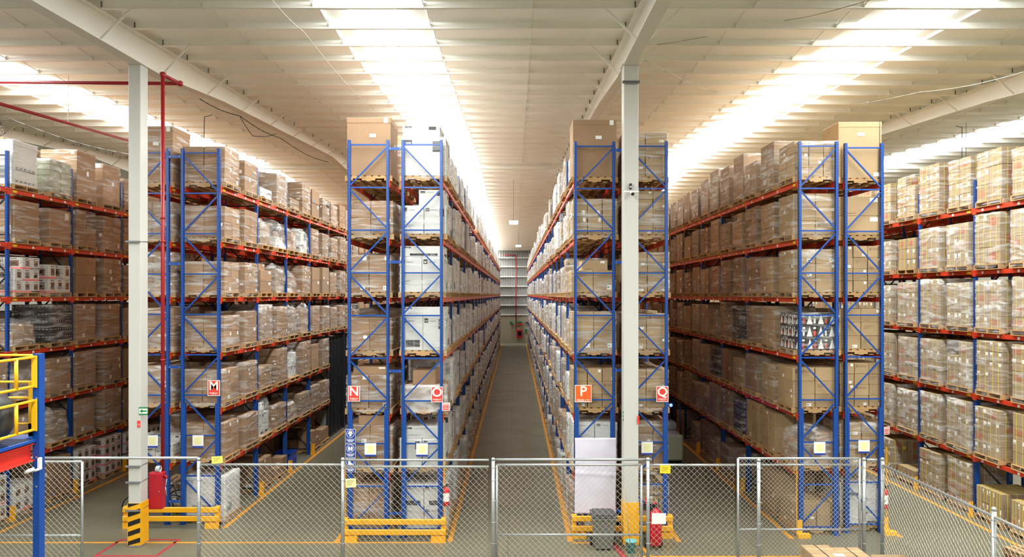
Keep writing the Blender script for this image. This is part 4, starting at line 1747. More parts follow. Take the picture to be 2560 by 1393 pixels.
placard(381, 1101, 18.175, 'white placard on the rack end right behind the white column with arrow')
placard(495, 1101, 18.175, 'white placard on the end of rack M')
placard(926, 1125, 17.185, 'white placard on the end of rack N')
placard(1055, 1125, 17.185, 'white placard on the end of rack O')
placard(1618, 1124, 17.365, 'white placard on the end of rack Q')
placard(2049, 1124, 17.345, 'white placard on the end of the yellow-chain rack')
placard(2160, 1119, 17.545, 'white placard on the rack end behind the fence corner')

# fire point signs
def fire_sign(px, py, D, label, w=0.20, h=0.20, rz=0.0):
    q = MB()
    q.box(-w / 2, w / 2, -0.003, 0.003, -h / 2, h / 2, 'paper')
    o = build(q, 'fire_extinguisher_sign', None, (PX(px, D), D, PZ(py, D)), rz=rz, label=label, cat='sign')
    link('lettering', text_mesh('EXTINTOR', w * 0.17, 'sign_red', 0.001, bold=0.0008), o, (0, -0.005, h * 0.34))
    q = MB()
    q.box(-w * 0.42, w * 0.42, -0.005, -0.003, -h * 0.42, h * 0.2, 'sign_red')
    p = build(q, 'red_panel', o)
    q = MB()
    for x in (-0.26, 0.0, 0.26):
        q.box(w * (x - 0.035), w * (x + 0.035), -0.007, -0.005, -h * 0.18, h * 0.14, 'paper')
        q.poly([(w * (x - 0.1), -0.006, -h * 0.18), (w * (x), -0.006, -h * 0.34), (w * (x + 0.1), -0.006, -h * 0.18)], 'paper')
    build(q, 'arrows', p)


fire_sign(1115, 1017, 17.155, 'small white and red extinguisher sign beside sign O')
fire_sign(2217, 1077, 17.51, 'small white and red extinguisher sign on the post behind the fence corner', rz=0.4)

# signs on the columns
def small_sign(name, label, loc, w, h, m_edge, rz=0.0, arrow=None):
    q = MB()
    q.box(-w / 2, w / 2, -0.004, 0.002, -h / 2, h / 2, m_edge)
    o = build(q, name, None, loc, rz=rz, label=label, cat='sign')
    if arrow == 'left':
        q = MB()
        q.box(-w * 0.46, w * 0.46, -0.006, -0.004, -h * 0.32, h * 0.32, 'paper')
        p = build(q, 'white_panel', o)
        q = MB()
        q.box(-w * 0.1, w * 0.4, -0.008, -0.006, -h * 0.09, h * 0.09, 'sign_green')
        q.poly([(-w * 0.42, -0.008, 0), (-w * 0.08, -0.008, -h * 0.26), (-w * 0.08, -0.008, h * 0.26)], 'sign_green')
        build(q, 'arrow', p)
    elif arrow == 'ring':
        q = MB()
        q.lathe((0, -0.006, -h * 0.12), [(w * 0.36, -0.002), (w * 0.36, 0.002)], 'paper', 18, 'y')
        p = build(q, 'white_disc', o)
        q = MB()
        q.torus((0, -0.009, -h * 0.12), w * 0.2, 0.008, 'sign_red', 16, 4, 'y')
        build(q, 'ring', p)
    return o


CLX = -9.22 + 0.1475
small_sign('exit_arrow_sign', 'green and white arrow sign pointing left on the white column', (-9.0, 16.547, PZ(1028, 16.55)), 0.22, 0.19, 'sign_green', 0.0, 'left')
small_sign('alarm_sign', 'small red sign with white disc below the green arrow', (CLX - 0.03, 16.53, PZ(1060, 16.55)), 0.075, 0.16, 'sign_red', 0.0, 'ring')
small_sign('exit_arrow_sign', 'narrow green sign on the left side of the column by sign Q', (2.63, 16.68, PZ(1042, 16.6)), 0.12, 0.22, 'sign_green', math.radians(-90), 'left')
small_sign('alarm_sign', 'small red sign on the right edge of the column by sign Q', (2.985, 16.58, PZ(1050, 16.6)), 0.05, 0.2, 'sign_red', 0.3, None)

# strap brackets round the left column
for i, (py, wd) in enumerate(((604, 0.05), (1167, 0.05), (1207, 0.05), (1278, 0.05))):
    q = MB()
    z = PZ(py, 16.5)
    q.box(-9.22 - 0.19, -9.22 + 0.15, 16.49, 16.53, z - 0.02, z + 0.02, 'steel_grey')
    q.tube((-9.22 + 0.15, 16.51, z), (-9.22 + 0.17, 16.92, z + 0.03), 0.006, 'steel_grey', 5)
    build(q, 'strap_bracket', None, label='grey strap bracket on the striped column, %s from the floor' % ['highest', 'third', 'second', 'lowest'][i], cat='bracket', group='strap brackets on the striped column')
q = MB()
z = PZ(205, 16.55)
q.box(2.815 - 0.22, 2.815 + 0.2, 16.53, 16.57, z - 0.03, z + 0.03, 'steel_grey')
for k in range(9):
    q.box(2.815 - 0.19 + k * 0.045, 2.815 - 0.165 + k * 0.045, 16.526, 16.53, z - 0.012, z + 0.012, 'black_paint')
build(q, 'strut_channel', None, label='slotted grey channel strapped near the top of the right column', cat='bracket')


def cctv(px, py, D, label):
    t = empty('security_camera', label, 'camera', (PX(px, D), D, PZ(py, D)))
    q = MB()
    q.box(-0.16, 0.2, 0.02, 0.045, 0.03, 0.07, 'camera_white')
    build(q, 'bracket', t)
    q = MB()
    q.tube((0.02, 0.02, 0.03), (0.02, -0.14, -0.03), 0.045, 'camera_white', 14)
    b_ = build(q, 'housing', t)
    q = MB()
    q.tube((0.02, -0.138, -0.029), (0.02, -0.155, -0.036), 0.038, 'glass_dark', 14)
    build(q, 'lens', b_)
    q = MB()
    q.box(-0.035, 0.02, -0.04, 0.02, 0.10, 0.24, 'black_paint')
    q.box(-0.03, 0.015, -0.045, -0.04, 0.14, 0.17, 'camera_white')
    build(q, 'junction_box', t)


cctv(1577, 484, 16.56, 'white security camera clamped halfway up the right column')

# ------------------------------------------------------------------ fire equipment
def small_extinguisher(px, py_top, py_bot, D, label):
    zt, zb = PZ(py_top, D), PZ(py_bot, D)
    h = zt - zb
    t = empty('fire_extinguisher', label, 'fire extinguisher', (PX(px, D), D, zb))
    q = MB()
    r = 0.078
    q.lathe((0, 0, 0), [(r * 0.9, 0), (r, 0.02), (r, h * 0.66), (r * 0.85, h * 0.74), (r * 0.4, h * 0.80), (r * 0.35, h * 0.84)], 'extinguisher_red', 18)
    c = build(q, 'cylinder', t)
    q = MB()
    n = 18
    for i in range(12):
        a0, a1 = math.pi * (1.1 + 0.8 * i / 12), math.pi * (1.1 + 0.8 * (i + 1) / 12)
        rr = r + 0.002
        q.quad((rr * math.cos(a0), rr * math.sin(a0), h * 0.2), (rr * math.cos(a1), rr * math.sin(a1), h * 0.2), (rr * math.cos(a1), rr * math.sin(a1), h * 0.58), (rr * math.cos(a0), rr * math.sin(a0), h * 0.58), 'paper')
    build(q, 'label_wrap', c)
    q = MB()
    q.box(-0.02, 0.02, -0.02, 0.02, h * 0.84, h * 0.92, 'black_paint')
    q.box(-0.015, 0.13, -0.012, 0.012, h * 0.92, h * 0.95, 'black_paint')
    q.box(-0.015, 0.11, -0.012, 0.012, h * 0.85, h * 0.87, 'black_paint')
    build(q, 'valve_handle', t)
    q = MB()
    q.path([(-0.02, 0, h * 0.88), (-0.09, 0.0, h * 0.8), (-0.095, 0.0, h * 0.5), (-0.09, 0, h * 0.3)], 0.011, 'rubber', 7)
    build(q, 'hose', t)


small_extinguisher(1116, 1208, 1264, 17.1, 'small red fire extinguisher hung on the post of rack O')
small_extinguisher(2212, 1212, 1271, 17.43, 'small red extinguisher with wide white label behind the fence corner')

t = empty('wheeled_fire_extinguisher', 'large wheeled red fire extinguisher standing behind the white sheet on the fence', 'fire extinguisher', (PX(1637, 16.45), 16.45, 0))
q = MB()
q.lathe((0, 0, 0.10), [(0.14, 0), (0.165, 0.03), (0.165, 0.72), (0.14, 0.80), (0.07, 0.86), (0.045, 0.90)], 'extinguisher_red', 24)
build(q, 'cylinder', t)
for s in (-1, 1):
    q = MB()
    q.torus((s * 0.19 - 0.02, 0.10, 0.11), 0.085, 0.026, 'rubber', 20, 8, 'x')
    w_ = build(q, 'wheel', t)
    q = MB()
    q.lathe((s * 0.19 - 0.02, 0.10, 0.11), [(0.07, -0.015), (0.07, 0.015)], 'galvanised', 14, 'x')
    build(q, 'hub', w_)
q = MB()
q.path([(-0.13, 0.14, 0.1), (-0.13, 0.17, 1.0), (-0.15, 0.20, 1.22), (0.13, 0.20, 1.22), (0.13, 0.17, 1.0), (0.13, 0.14, 0.1)], 0.014, 'black_paint', 8)
build(q, 'handle_frame', t)
q = MB()
q.box(-0.05, 0.05, -0.05, 0.05, 1.0, 1.08, 'black_paint')
q.lathe((0, 0, 1.08), [(0.05, 0), (0.05, 0.02)], 'extinguisher_red', 12)
build(q, 'valve', t)
q = MB()
for k in range(4):
    q.torus((-0.17, -0.02, 0.96 + 0.03 * k), 0.10, 0.014, 'rubber', 18, 6, 'z')
build(q, 'coiled_hose', t)
q = MB()
q.box(-0.24, -0.16, -0.08, -0.02, 1.10, 1.22, 'extinguisher_red')
build(q, 'nozzle', t)

# hose cabinet on the left column
t = empty('hose_cabinet', 'red fire hose cabinet fixed beside the striped column', 'cabinet', (-8.92, 17.035, PZ(1275, 16.9)))
hh = PZ(1184, 16.9) - PZ(1275, 16.9)
q = MB()
q.cbox(-0.17, 0.17, -0.1, 0.1, 0, hh, 'cabinet_red', 0.01)
build(q, 'body', t)
q = MB()
q.cbox(-0.15, 0.15, -0.115, -0.1, 0.03, hh - 0.03, 'cabinet_red', 0.006)
d_ = build(q, 'door', t)
q = MB()
q.lathe((0.11, -0.125, hh * 0.5), [(0.012, -0.012), (0.012, 0.012)], 'galvanised', 10, 'y')
build(q, 'knob', d_)
q = MB()
for k in range(5):
    q.torus((-0.02 + 0.02 * k, 0.02, hh + 0.07), 0.07, 0.012, 'plastic_silver', 16, 6, 'x')
build(q, 'coiled_hose', t)
q = MB()
q.tube((0.17, 0, hh - 0.12), (0.26, 0, hh - 0.12), 0.035, 'pipe_red', 10)
q.torus((0.2, -0.06, hh - 0.12), 0.05, 0.012, 'pipe_red', 16, 6, 'y')
q.path([(0.24, 0.0, hh - 0.16), (0.22, -0.03, hh * 0.6), (0.24, -0.02, hh * 0.35)], 0.012, 'galvanised', 6)
build(q, 'valve', t)

# red sprinkler pipes
D_ = 17.25
xv = PX(407, D_)
zt = PZ(187, D_)
t = empty('fire_main_pipe', 'red fire pipe rising beside the left column and turning along the roof', 'pipe')
q = MB()
q.tube((xv, D_, PZ(1180, D_)), (xv, D_, zt), 0.045, 'pipe_red', 14)
build(q, 'riser', t)
D2 = 18.1
xe, ze = PX(450, D2), PZ(209, D2)
q = MB()
q.tube((xv, D_, zt), (xe, D2, ze), 0.045, 'pipe_red', 14)
q.tube((xe, D2, ze), (PX(-40, D2), D2, PZ(205, D2)), 0.045, 'pipe_red', 14)
build(q, 'branch', t)
q = MB()
for c_ in ((xv, D_, zt), (xe, D2, ze)):
    q.lathe(c_, [(0.02, -0.075), (0.07, -0.05), (0.075, 0.0), (0.07, 0.05), (0.02, 0.075)], 'pipe_red', 14)
for z in (PZ(545, D_), PZ(604, D_), PZ(900, D_)):
    q.lathe((xv, D_, z), [(0.06, -0.025), (0.06, 0.025)], 'pipe_red', 14)
build(q, 'coupling', t)
t = empty('sprinkler_pipe', 'thin red pipe slanting down towards the left column below the roof', 'pipe')
q = MB()
pa, pb = (PX(-40, 16.9), 16.9, PZ(248, 16.9)), (PX(322, 23.5), 23.5, PZ(352, 23.5))
q.tube(pa, pb, 0.045, 'pipe_red', 12)
build(q, 'pipe', t)
q = MB()
mx_, my_, mz_ = [(a + c_) / 2 for a, c_ in zip(pa, pb)]
q.tube((mx_, my_, mz_), (mx_, my_, purlin_z(my_)), 0.01, 'white_paint', 6)
build(q, 'hanger_rod', t)

# ------------------------------------------------------------------ hanging sheet, bin, bucket, broom
D_ = 17.305
x0, x1, zt, zb = PX(1437, D_), PX(1540, D_), PZ(1095, D_), PZ(1286, D_)
q = MB()
nx, nz = 30, 44
for j in range(nz + 1):
    for i in range(nx + 1):
        u, v = i / nx, j / nz
        x = x0 + (x1 - x0) * u + 0.008 * math.sin(v * 6) * (1 if u in (0, 1) else 0)
        z = zt + (zb - zt) * v + (0.02 * math.sin(u * 3.0) if j == nz else 0)
        y = D_ - 0.012 * math.sin(u * 9 + v * 3) * v - 0.02 * math.exp(-((v - 0.46 - 0.03 * u) / 0.02) ** 2) - 0.012 * abs(math.sin(u * math.pi)) * math.exp(-((v - 0.12) / 0.1) ** 2) + 0.01 * noise.noise(Vector((u * 5, v * 7, 2)))
        q.v.append((x, y, z))
k_ = q.mi('cloth_white')
for j in range(nz):
    for i in range(nx):
        a = j * (nx + 1) + i
        q.smooth.append(len(q.f))
        q.f.append((a, a + 1, a + nx + 2, a + nx + 1)[::-1])
        q.m.append(k_)
o = build(q, 'hanging_sheet', label='plain white cloth sheet hung over the end of rack P', cat='sheet')
md = o.modifiers.new('cloth thickness', 'SOLIDIFY')
md.thickness = 0.004
md.offset = -1.0

t = empty('wheelie_bin', 'grey wheeled bin with dark lid behind the gate, below the white sheet', 'bin', (PX(1507, 16.55), 16.5, 0))
q = MB()
bw0, bw1, hb = 0.20, 0.27, 0.80
pts0 = [(-bw0, -0.2), (bw0, -0.2), (bw0, 0.2), (-bw0, 0.2)]
pts1 = [(-bw1, -0.28), (bw1, -0.28), (bw1, 0.28), (-bw1, 0.28)]
i0 = len(q.v)
k_ = q.mi('bin_grey')
q.v += [(x, y, 0.05) for x, y in pts0] + [(x, y, hb) for x, y in pts1]
for f in ((0, 3, 2, 1), (4, 5, 6, 7), (0, 1, 5, 4), (1, 2, 6, 5), (2, 3, 7, 6), (3, 0, 4, 7)):
    q.f.append(tuple(i0 + a for a in f))
    q.m.append(k_)
q.box(-bw1 - 0.02, bw1 + 0.02, -0.30, 0.30, hb - 0.05, hb, 'bin_grey')
build(q, 'body', t)
q = MB()
q.cbox(-bw1 - 0.03, bw1 + 0.03, -0.31, 0.31, hb + 0.005, hb + 0.035, 'bin_lid', 0.01)
q.cbox(-bw1 + 0.03, bw1 - 0.03, -0.24, 0.26, hb + 0.03, hb + 0.075, 'bin_lid', 0.03)
q.tube((-bw1, 0.33, hb + 0.0), (bw1, 0.33, hb + 0.0), 0.016, 'bin_lid', 8)
o = build(q, 'lid', t)
for s in (-1, 1):
    q = MB()
    q.torus((s * 0.27, 0.18, 0.10), 0.075, 0.026, 'rubber', 20, 8, 'x')
    q.lathe((s * 0.27, 0.18, 0.10), [(0.06, -0.02), (0.06, 0.02)], 'bin_lid', 14, 'x')
    build(q, 'wheel', t)

t = empty('bucket', 'small teal plastic bucket at the foot of the right column', 'bucket', (PX(1577, 16.2), 16.2, 0))
q = MB()
q.lathe((0, 0, 0), [(0.09, 0), (0.125, 0.27), (0.135, 0.27), (0.135, 0.285), (0.118, 0.285), (0.085, 0.03)], 'teal_plastic', 24)
build(q, 'pail', t)
q = MB()
q.path([(0.128 * math.cos(a), -0.02 - 0.10 * math.sin(a), 0.27 - 0.02 * math.sin(a)) for a in [math.pi * i / 10 for i in range(11)]], 0.004, 'galvanised', 5)
build(q, 'bail_handle', t)
t = empty('mop', 'mop leaning on the right column with its head in the teal bucket', 'mop', (PX(1577, 16.2), 16.2, 0))
q = MB()
q.tube((0.0, 0.0, 0.10), (-0.13, 0.33, 1.42), 0.013, 'wood_handle', 8)
build(q, 'handle', t)
q = MB()
q.lathe((0.0, 0.0, 0.03), [(0.06, 0), (0.07, 0.04), (0.04, 0.10), (0.016, 0.13)], 'plastic_silver', 12)
build(q, 'head', t)

# ------------------------------------------------------------------ raised platform at the left edge
PDist = 9.3
t = empty('raised_platform', 'blue steel platform with red beam and yellow guard rails at the left edge', 'platform', (0, 0, 0))
xp = PX(96, PDist)
q = MB()
q.box(PX(82, PDist), PX(98, PDist), PDist, PDist + 0.11, 0, PZ(885, PDist), 'rack_blue')
for z in (5.2, 4.95, 4.7, 4.45, 3.9, 3.5):
    q.lathe((xp - 0.025, PDist - 0.002, z), [(0.011, -0.006), (0.011, 0.004)], 'galvanised', 8, 'y')
build(q, 'post', t)
xd = PX(100, PDist) - 0.05
zd = PZ(1098, PDist)
q = MB()
q.box(xd - 3.2, xd, 5.0, PDist - 0.01, zd - 0.035, zd, 'rack_blue')
k = 0
yy = 5.05
while yy < PDist - 0.05:
    q.box(xd - 3.15, xd - 0.04, yy, yy + 0.02, zd, zd + 0.006, 'rack_dark')
    yy += 0.06
build(q, 'deck', t)
q = MB()
zb0, zb1 = PZ(1149, PDist), PZ(1110, PDist)
q.box(xd - 0.09, xd - 0.07, 5.0, PDist - 0.01, zb0, zb1, 'beam_red')
q.box(xd - 0.15, xd - 0.01, 5.0, PDist - 0.01, zb0 - 0.012, zb0, 'beam_red')
q.box(xd - 0.15, xd - 0.01, 5.0, PDist - 0.01, zb1, zb1 + 0.012, 'beam_red')
build(q, 'edge_beam', t)
for (pa_, pb_) in ((889, 969), (998, 1077)):
    za, zb2 = PZ(pb_, PDist), PZ(pa_, PDist)
    q = MB()
    r_ = 0.019
    xr = xp - 0.04
    for z in (za + r_, zb2 - r_):
        q.tube((xr, 5.2, z), (xr, PDist - 0.02, z), r_, 'rail_yellow', 10)
    q.box(xr - 0.035, xr + 0.035, PDist - 0.03, PDist - 0.015, za, zb2, 'rail_yellow')
    q.tube((xr, PDist - 0.36, za + r_), (xr, PDist - 0.36, zb2 - r_), 0.024, 'rail_yellow', 10)
    q.tube((xr, PDist - 1.5, za + r_), (xr, PDist - 1.5, zb2 - r_), 0.024, 'rail_yellow', 10)
    build(q, 'guard_rail', t)
    q = MB()
    for z in (za + 0.045, zb2 - r_):
        q.tube((xr - 0.20, PDist + 0.25, z), (xr - 3.1, PDist + 0.25, z), 0.017, 'rail_yellow', 10)
    q.tube((xr - 0.20, PDist + 0.25, za + 0.045), (xr - 0.20, PDist + 0.25, zb2 - r_), 0.02, 'rail_yellow', 8)
    q.box(xr - 0.24, xr - 0.16, PDist + 0.20, PDist + 0.30, zd, za + 0.06, 'rail_yellow')
    build(q, 'end_guard_rail', t)
q = MB()
q.box(xd - 3.2, xd - 0.17, PDist - 0.01, PDist + 0.30, zd - 0.035, zd, 'rack_blue')
build(q, 'deck_edge', t)
t = empty('rubber_roll', 'big dark grey roll standing on edge on the platform behind the yellow rails', 'roll', (-6.945, 8.92, zd + 0.008))
q = MB()
rr_ = 0.36
q.lathe((0, 0, rr_), [(rr_ * 0.9, -0.13), (rr_, -0.10), (rr_, 0.10), (rr_ * 0.9, 0.13)], 'roll_grey', 36, 'y')
build(q, 'roll', t)
q = MB()
q.torus((0, -0.13, rr_), rr_ * 0.45, 0.02, 'black_paint', 24, 6, 'y')
build(q, 'core', t)
t = empty('security_camera', 'white security camera hanging from the red platform beam', 'camera', (PX(96, 9.25), 9.24, PZ(1165, 9.25)))
q = MB()
q.box(0.0, 0.03, -0.01, 0.04, -0.05, 0.11, 'camera_white')
q.path([(0.015, 0.0, -0.04), (-0.03, -0.02, -0.06), (-0.06, -0.02, -0.04)], 0.018, 'camera_white', 8)
build(q, 'bracket', t)
q = MB()
q.tube((-0.04, -0.01, -0.035), (-0.14, -0.06, -0.075), 0.026, 'camera_white', 12)
build(q, 'housing', t)

# ------------------------------------------------------------------ ground goods of their own
def loose_carton(x, y, z, w, d, h, label, style='brown', rz=0.0, var=0, group=None):
    return link('carton', carton_mesh(style, w, d, h, var), None, (x, y, z), rz, label, 'carton', group)


# pallet of strapped cartons standing in front of the fence
t = empty('strapped_carton_pallet', 'pallet of pale cartons with dark straps standing in front of the fence', 'pallet load', (6.25, 12.9, 0.005))
link('pallet', PALLET, t, (0.1, -0.05, 0))
zc = 0.14
for k in range(3):
    for i in range(2):
        for j in range(2):
            hh = 0.30 - (0.05 if i == 1 and k == 2 else 0)
            me = carton_mesh('tan', 0.55 if i == 0 else 0.6, 0.46, round(hh, 2), 0)
            link('carton', me, t, (-0.3 + 0.58 * i + 0.1, 0.22 + 0.48 * j, zc))
    zc += 0.302
q = MB()
for xx in (-0.2, 0.42):
    q.box(xx - 0.008, xx + 0.008, -0.02, 0.95, zc - (0.0 if xx < 0 else 0.05), zc + 0.004 - (0.0 if xx < 0 else 0.05), 'cable_black')
q.box(-0.48, 0.1, 0.21, 0.225, zc, zc + 0.004, 'cable_black')
build(q, 'strap', t)
q = MB()
for (xx, yy, zz) in ((-0.06, 0.3, zc + 0.005), (0.55, 0.15, zc - 0.045)):
    q.quad((xx, yy, zz), (xx + 0.2, yy, zz), (xx + 0.2, yy + 0.14, zz), (xx, yy + 0.14, zz), 'paper')
build(q, 'shipping_note', t)
t = empty('open_carton', 'open-topped carton with raised flap at the bottom edge by the fence corner', 'carton', (7.34, 13.1, 0.0))
q = MB()
for (a, c_, e, f) in ((-0.35, 0.35, -0.25, -0.24), (-0.35, 0.35, 0.24, 0.25), (-0.35, -0.34, -0.24, 0.24), (0.34, 0.35, -0.24, 0.24)):
    q.box(a, c_, e, f, 0, 0.80, 'cardboard_tan')
q.box(-0.34, 0.34, -0.24, 0.24, 0, 0.01, 'cardboard_tan')
build(q, 'box', t)
q = MB()
q.quad((-0.35, 0.25, 0.80), (0.35, 0.25, 0.80), (0.35, 0.34, 1.0), (-0.35, 0.34, 1.0), 'cardboard_tan')
q.quad((0.35, -0.25, 0.80), (0.44, -0.22, 0.78), (0.44, 0.22, 0.78), (0.35, 0.25, 0.80), 'cardboard_tan')
build(q, 'flap', t)

# empty pallet leaning low beside the far right rack
for k in range(3):
    link('pallet', PALLET, None, (11.75 - 0.0, 14.55, 0.005 + 0.1405 * k), math.radians(4 * k), 'bare wooden pallet at the right edge, %s of its stack' % ['lowest', 'middle', 'topmost'][k], 'pallet', 'stacked bare pallets')

# blue crates and cartons under rack M
t = empty('plastic_crate', 'blue plastic crate on the floor under rack M, beside brown cartons', 'crate', (-8.2, 24.3, 0.0))
q = MB()
for k in range(2):
    z0 = 0.02 + 0.26 * k
    for (a, c_, e, f) in ((-0.3, 0.3, -0.4, -0.38), (-0.3, 0.3, 0.38, 0.4), (-0.3, -0.28, -0.38, 0.38), (0.28, 0.3, -0.38, 0.38)):
        q.box(a, c_, e, f, z0, z0 + 0.24, 'crate_blue')
    q.box(-0.28, 0.28, -0.38, 0.38, z0, z0 + 0.02, 'crate_blue')
    q.box(-0.32, 0.32, -0.42, -0.38, z0 + 0.2, z0 + 0.24, 'crate_blue')
    q.box(0.28, 0.32, -0.42, 0.42, z0 + 0.2, z0 + 0.24, 'crate_blue')
build(q, 'stacked_trays', t)

# grey cabinet and black mesh cage standing in rack M's far bays
y5 = RACKS['M']['y0'] + RACKS['M']['fy'][4]
def cage(y_a, y_b, label):
    t = empty('mesh_cage', label, 'cage', (-8.35, y_a, 0))
    L = y_b - y_a
    q = MB()
    q.cbox(-0.42, 0.36, 0.0, L, 0.0, 4.3, 'cabinet_grey', 0.01)
    build(q, 'body', t)
    q = MB()
    n = 4
    for k in range(n + 1):
        yy = (L - 0.06) * k / n
        q.box(0.36, 0.43, yy, yy + 0.06, 0, 4.3, 'cage_black')
    q.box(0.36, 0.43, 0, L, 4.24, 4.3, 'cage_black')
    q.box(0.36, 0.43, 0, L, 0.0, 0.08, 'cage_black')
    f_ = build(q, 'door_frame', t)
    q = MB()
    q.box(0.362, 0.37, 0.02, L - 0.02, 0.05, 4.25, 'cage_black')
    for k in range(36):
        z = 0.12 + k * 0.116
        q.box(0.395, 0.402, 0, L, z, z + 0.016, 'rack_dark')
    k = 0
    while 0.06 + k * 0.11 < L - 0.06:
        q.box(0.385, 0.395, 0.06 + k * 0.11, 0.076 + k * 0.11, 0.06, 4.26, 'rack_dark')
        k += 1
    build(q, 'mesh', f_)
    return t


cg = cage(y5 + 0.14, y5 + 2.60, 'tall grey cabinet with black mesh doors standing inside rack M, nearer one')
q = MB()
q.box(-0.1, 0.32, -0.008, 0, 3.75, 4.1, 'paper')
for k in range(7):
    q.box(-0.04 + 0.05 * k, -0.02 + 0.05 * k, -0.010, -0.008, 3.85, 4.0, 'ink')
build(q, 'notice_sheet', cg)
cage(y5 + 2.79, y5 + 5.25, 'tall black mesh cabinet inside rack M, farther one beyond the grey front')

# bicycles on the floor behind rack M's first posts
def bicycle(x, y, rz, label):
    t = empty('bicycle', label, 'bicycle', (x, y, 0), rz)
    R_ = 0.32
    for wx in (-0.52, 0.52):
        q = MB()
        q.torus((wx, 0, R_ + 0.02), R_, 0.02, 'rubber', 32, 6, 'y')
        w_ = build(q, 'wheel', t)
        q = MB()
        q.torus((wx, 0, R_ + 0.02), R_ - 0.03, 0.011, 'galvanised', 32, 5, 'y')
        for k in range(14):
            a = 2 * math.pi * k / 14
            q.tube((wx, 0, R_ + 0.02), (wx + (R_ - 0.03) * math.cos(a), 0, R_ + 0.02 + (R_ - 0.03) * math.sin(a)), 0.003, 'galvanised', 4)
        build(q, 'rim', w_)
    q = MB()
    bb, st, hd = (-0.08, 0, 0.32), (-0.2, 0, 0.78), (0.38, 0, 0.80)
    for a, c_ in ((bb, st), (bb, hd), (st, hd), (st, (-0.52, 0, 0.34)), (bb, (-0.52, 0, 0.34)), (hd, (0.52, 0, 0.34))):
        q.tube(a, c_, 0.018, 'rack_dark', 8)
    build(q, 'frame', t)
    q = MB()
    q.path([hd, (0.36, 0, 0.95), (0.36, 0.26, 0.97)], 0.013, 'galvanised', 6)
    q.tube((0.36, 0, 0.95), (0.36, -0.26, 0.97), 0.013, 'galvanised', 6)
    build(q, 'handlebar', t)
    q = MB()
    q.cbox(-0.34, -0.08, -0.06, 0.06, 0.84, 0.89, 'rubber', 0.02)
    q.tube(st, (-0.22, 0, 0.85), 0.012, 'galvanised', 6)
    build(q, 'saddle', t)


bicycle(-9.80, 18.55, 0.05, 'dark bicycle standing crosswise behind the blue posts of rack M')
bicycle(-9.90, 19.05, 0.0, 'second bicycle standing behind the first, under rack M')

# reach truck with a blue warning light in the dark aisle
t = empty('reach_truck', 'forklift with a glowing blue lamp in the dark aisle beside sign Q', 'forklift', (5.55, 24.6, 0))
q = MB()
q.cbox(-0.5, 0.5, 0, 1.5, 0.12, 1.05, 'truck_body', 0.06)
q.cbox(-0.48, 0.48, 0.9, 1.5, 1.05, 1.35, 'truck_body', 0.05)
build(q, 'body', t)
q = MB()
for sx in (-0.44, 0.44):
    q.tube((sx, 0.15, 1.0), (sx, 0.3, 2.15), 0.03, 'black_paint', 8)
    q.tube((sx, 1.35, 1.3), (sx, 1.2, 2.15), 0.03, 'black_paint', 8)
    q.tube((sx, 0.3, 2.15), (sx, 1.2, 2.15), 0.03, 'black_paint', 8)
for k in range(5):
    q.tube((-0.44, 0.3 + 0.22 * k, 2.15), (0.44, 0.3 + 0.22 * k, 2.15), 0.018, 'black_paint', 6)
build(q, 'overhead_guard', t)
q = MB()
for sx in (-0.3, 0.3):
    q.box(sx - 0.05, sx + 0.05, 1.55, 1.7, 0.05, 2.6, 'black_paint')
q.box(-0.3, 0.3, 1.58, 1.66, 0.6, 0.7, 'black_paint')
q.box(-0.3, 0.3, 1.58, 1.66, 2.5, 2.58, 'black_paint')
build(q, 'mast', t)
for sx in (-0.42, 0.42):
    for wy in (0.28, 1.25):
        q = MB()
        q.lathe((sx, wy, 0.19), [(0.17, -0.07), (0.19, -0.05), (0.19, 0.05), (0.17, 0.07)], 'rubber', 20, 'x')
        build(q, 'wheel', t)
q = MB()
q.lathe((0.10, 0.2, 2.10), [(0.05, -0.03), (0.06, 0.0), (0.05, 0.03)], 'blue_glow', 14, 'y')
build(q, 'blue_lamp', t)
li = bpy.data.lights.new('blue_lamp_light', 'POINT')
li.energy = 2.5
li.color = (0.02, 0.04, 1.0)
li.shadow_soft_size = 0.05
lo = bpy.data.objects.new('blue_lamp_light', li)
COL.objects.link(lo)
lo.parent = t
lo.location = (0.10, 0.02, 2.05)

# ------------------------------------------------------------------ pendant lamps, cables
def pendant(px, py, D, w, label):
    x, z = PX(px, D), PZ(py, D)
    t = empty('pendant_lamp', label, 'lamp', (x, D, z))
    q = MB()
    q.cbox(-w / 2, w / 2, -0.6, 0.6, 0.0, 0.09, 'white_paint', 0.01)
    build(q, 'housing', t)
    q = MB()
    q.box(-w / 2 + 0.03, w / 2 - 0.03, -0.57, 0.57, -0.02, 0.0, 'lamp_glow')
    q.box(-w / 2 + 0.02, w / 2 - 0.02, -0.606, -0.601, 0.0, 0.085, 'lamp_glow')
    build(q, 'diffuser', t)
    q = MB()
    q.tube((0, 0, 0.09), (0, 0, purlin_z(D) - z), 0.008, 'cable_black', 5)
    build(q, 'suspension_cord', t)


pendant(1284, 558, 43.0, 0.58, 'glowing rectangular lamp hanging over the central aisle, nearer and higher')
pendant(1296, 616, 66.0, 0.55, 'glowing rectangular lamp hanging over the central aisle, farther and lower')
pendant(2415, 408, 27.0, 0.9, 'glowing rectangular lamp hanging above the far right racks')


def cable(pts, label, r=0.012, m='cable_black'):
    q = MB()
    P_ = []
    for (a, c_) in zip(pts[:-1], pts[1:]):
        for k in range(8):
            t_ = k / 8
            p = [a[i] + (c_[i] - a[i]) * t_ for i in range(3)]
            L = math.dist(a, c_)
            p[2] -= 0.02 * L * math.sin(math.pi * t_)
            P_.append(tuple(p))
    P_.append(pts[-1])
    q.path(P_, r, m, 5)
    build(q, 'hanging_cable', label=label, cat='cable')


def at(px, py, D): return (PX(px, D), D, PZ(py, D))


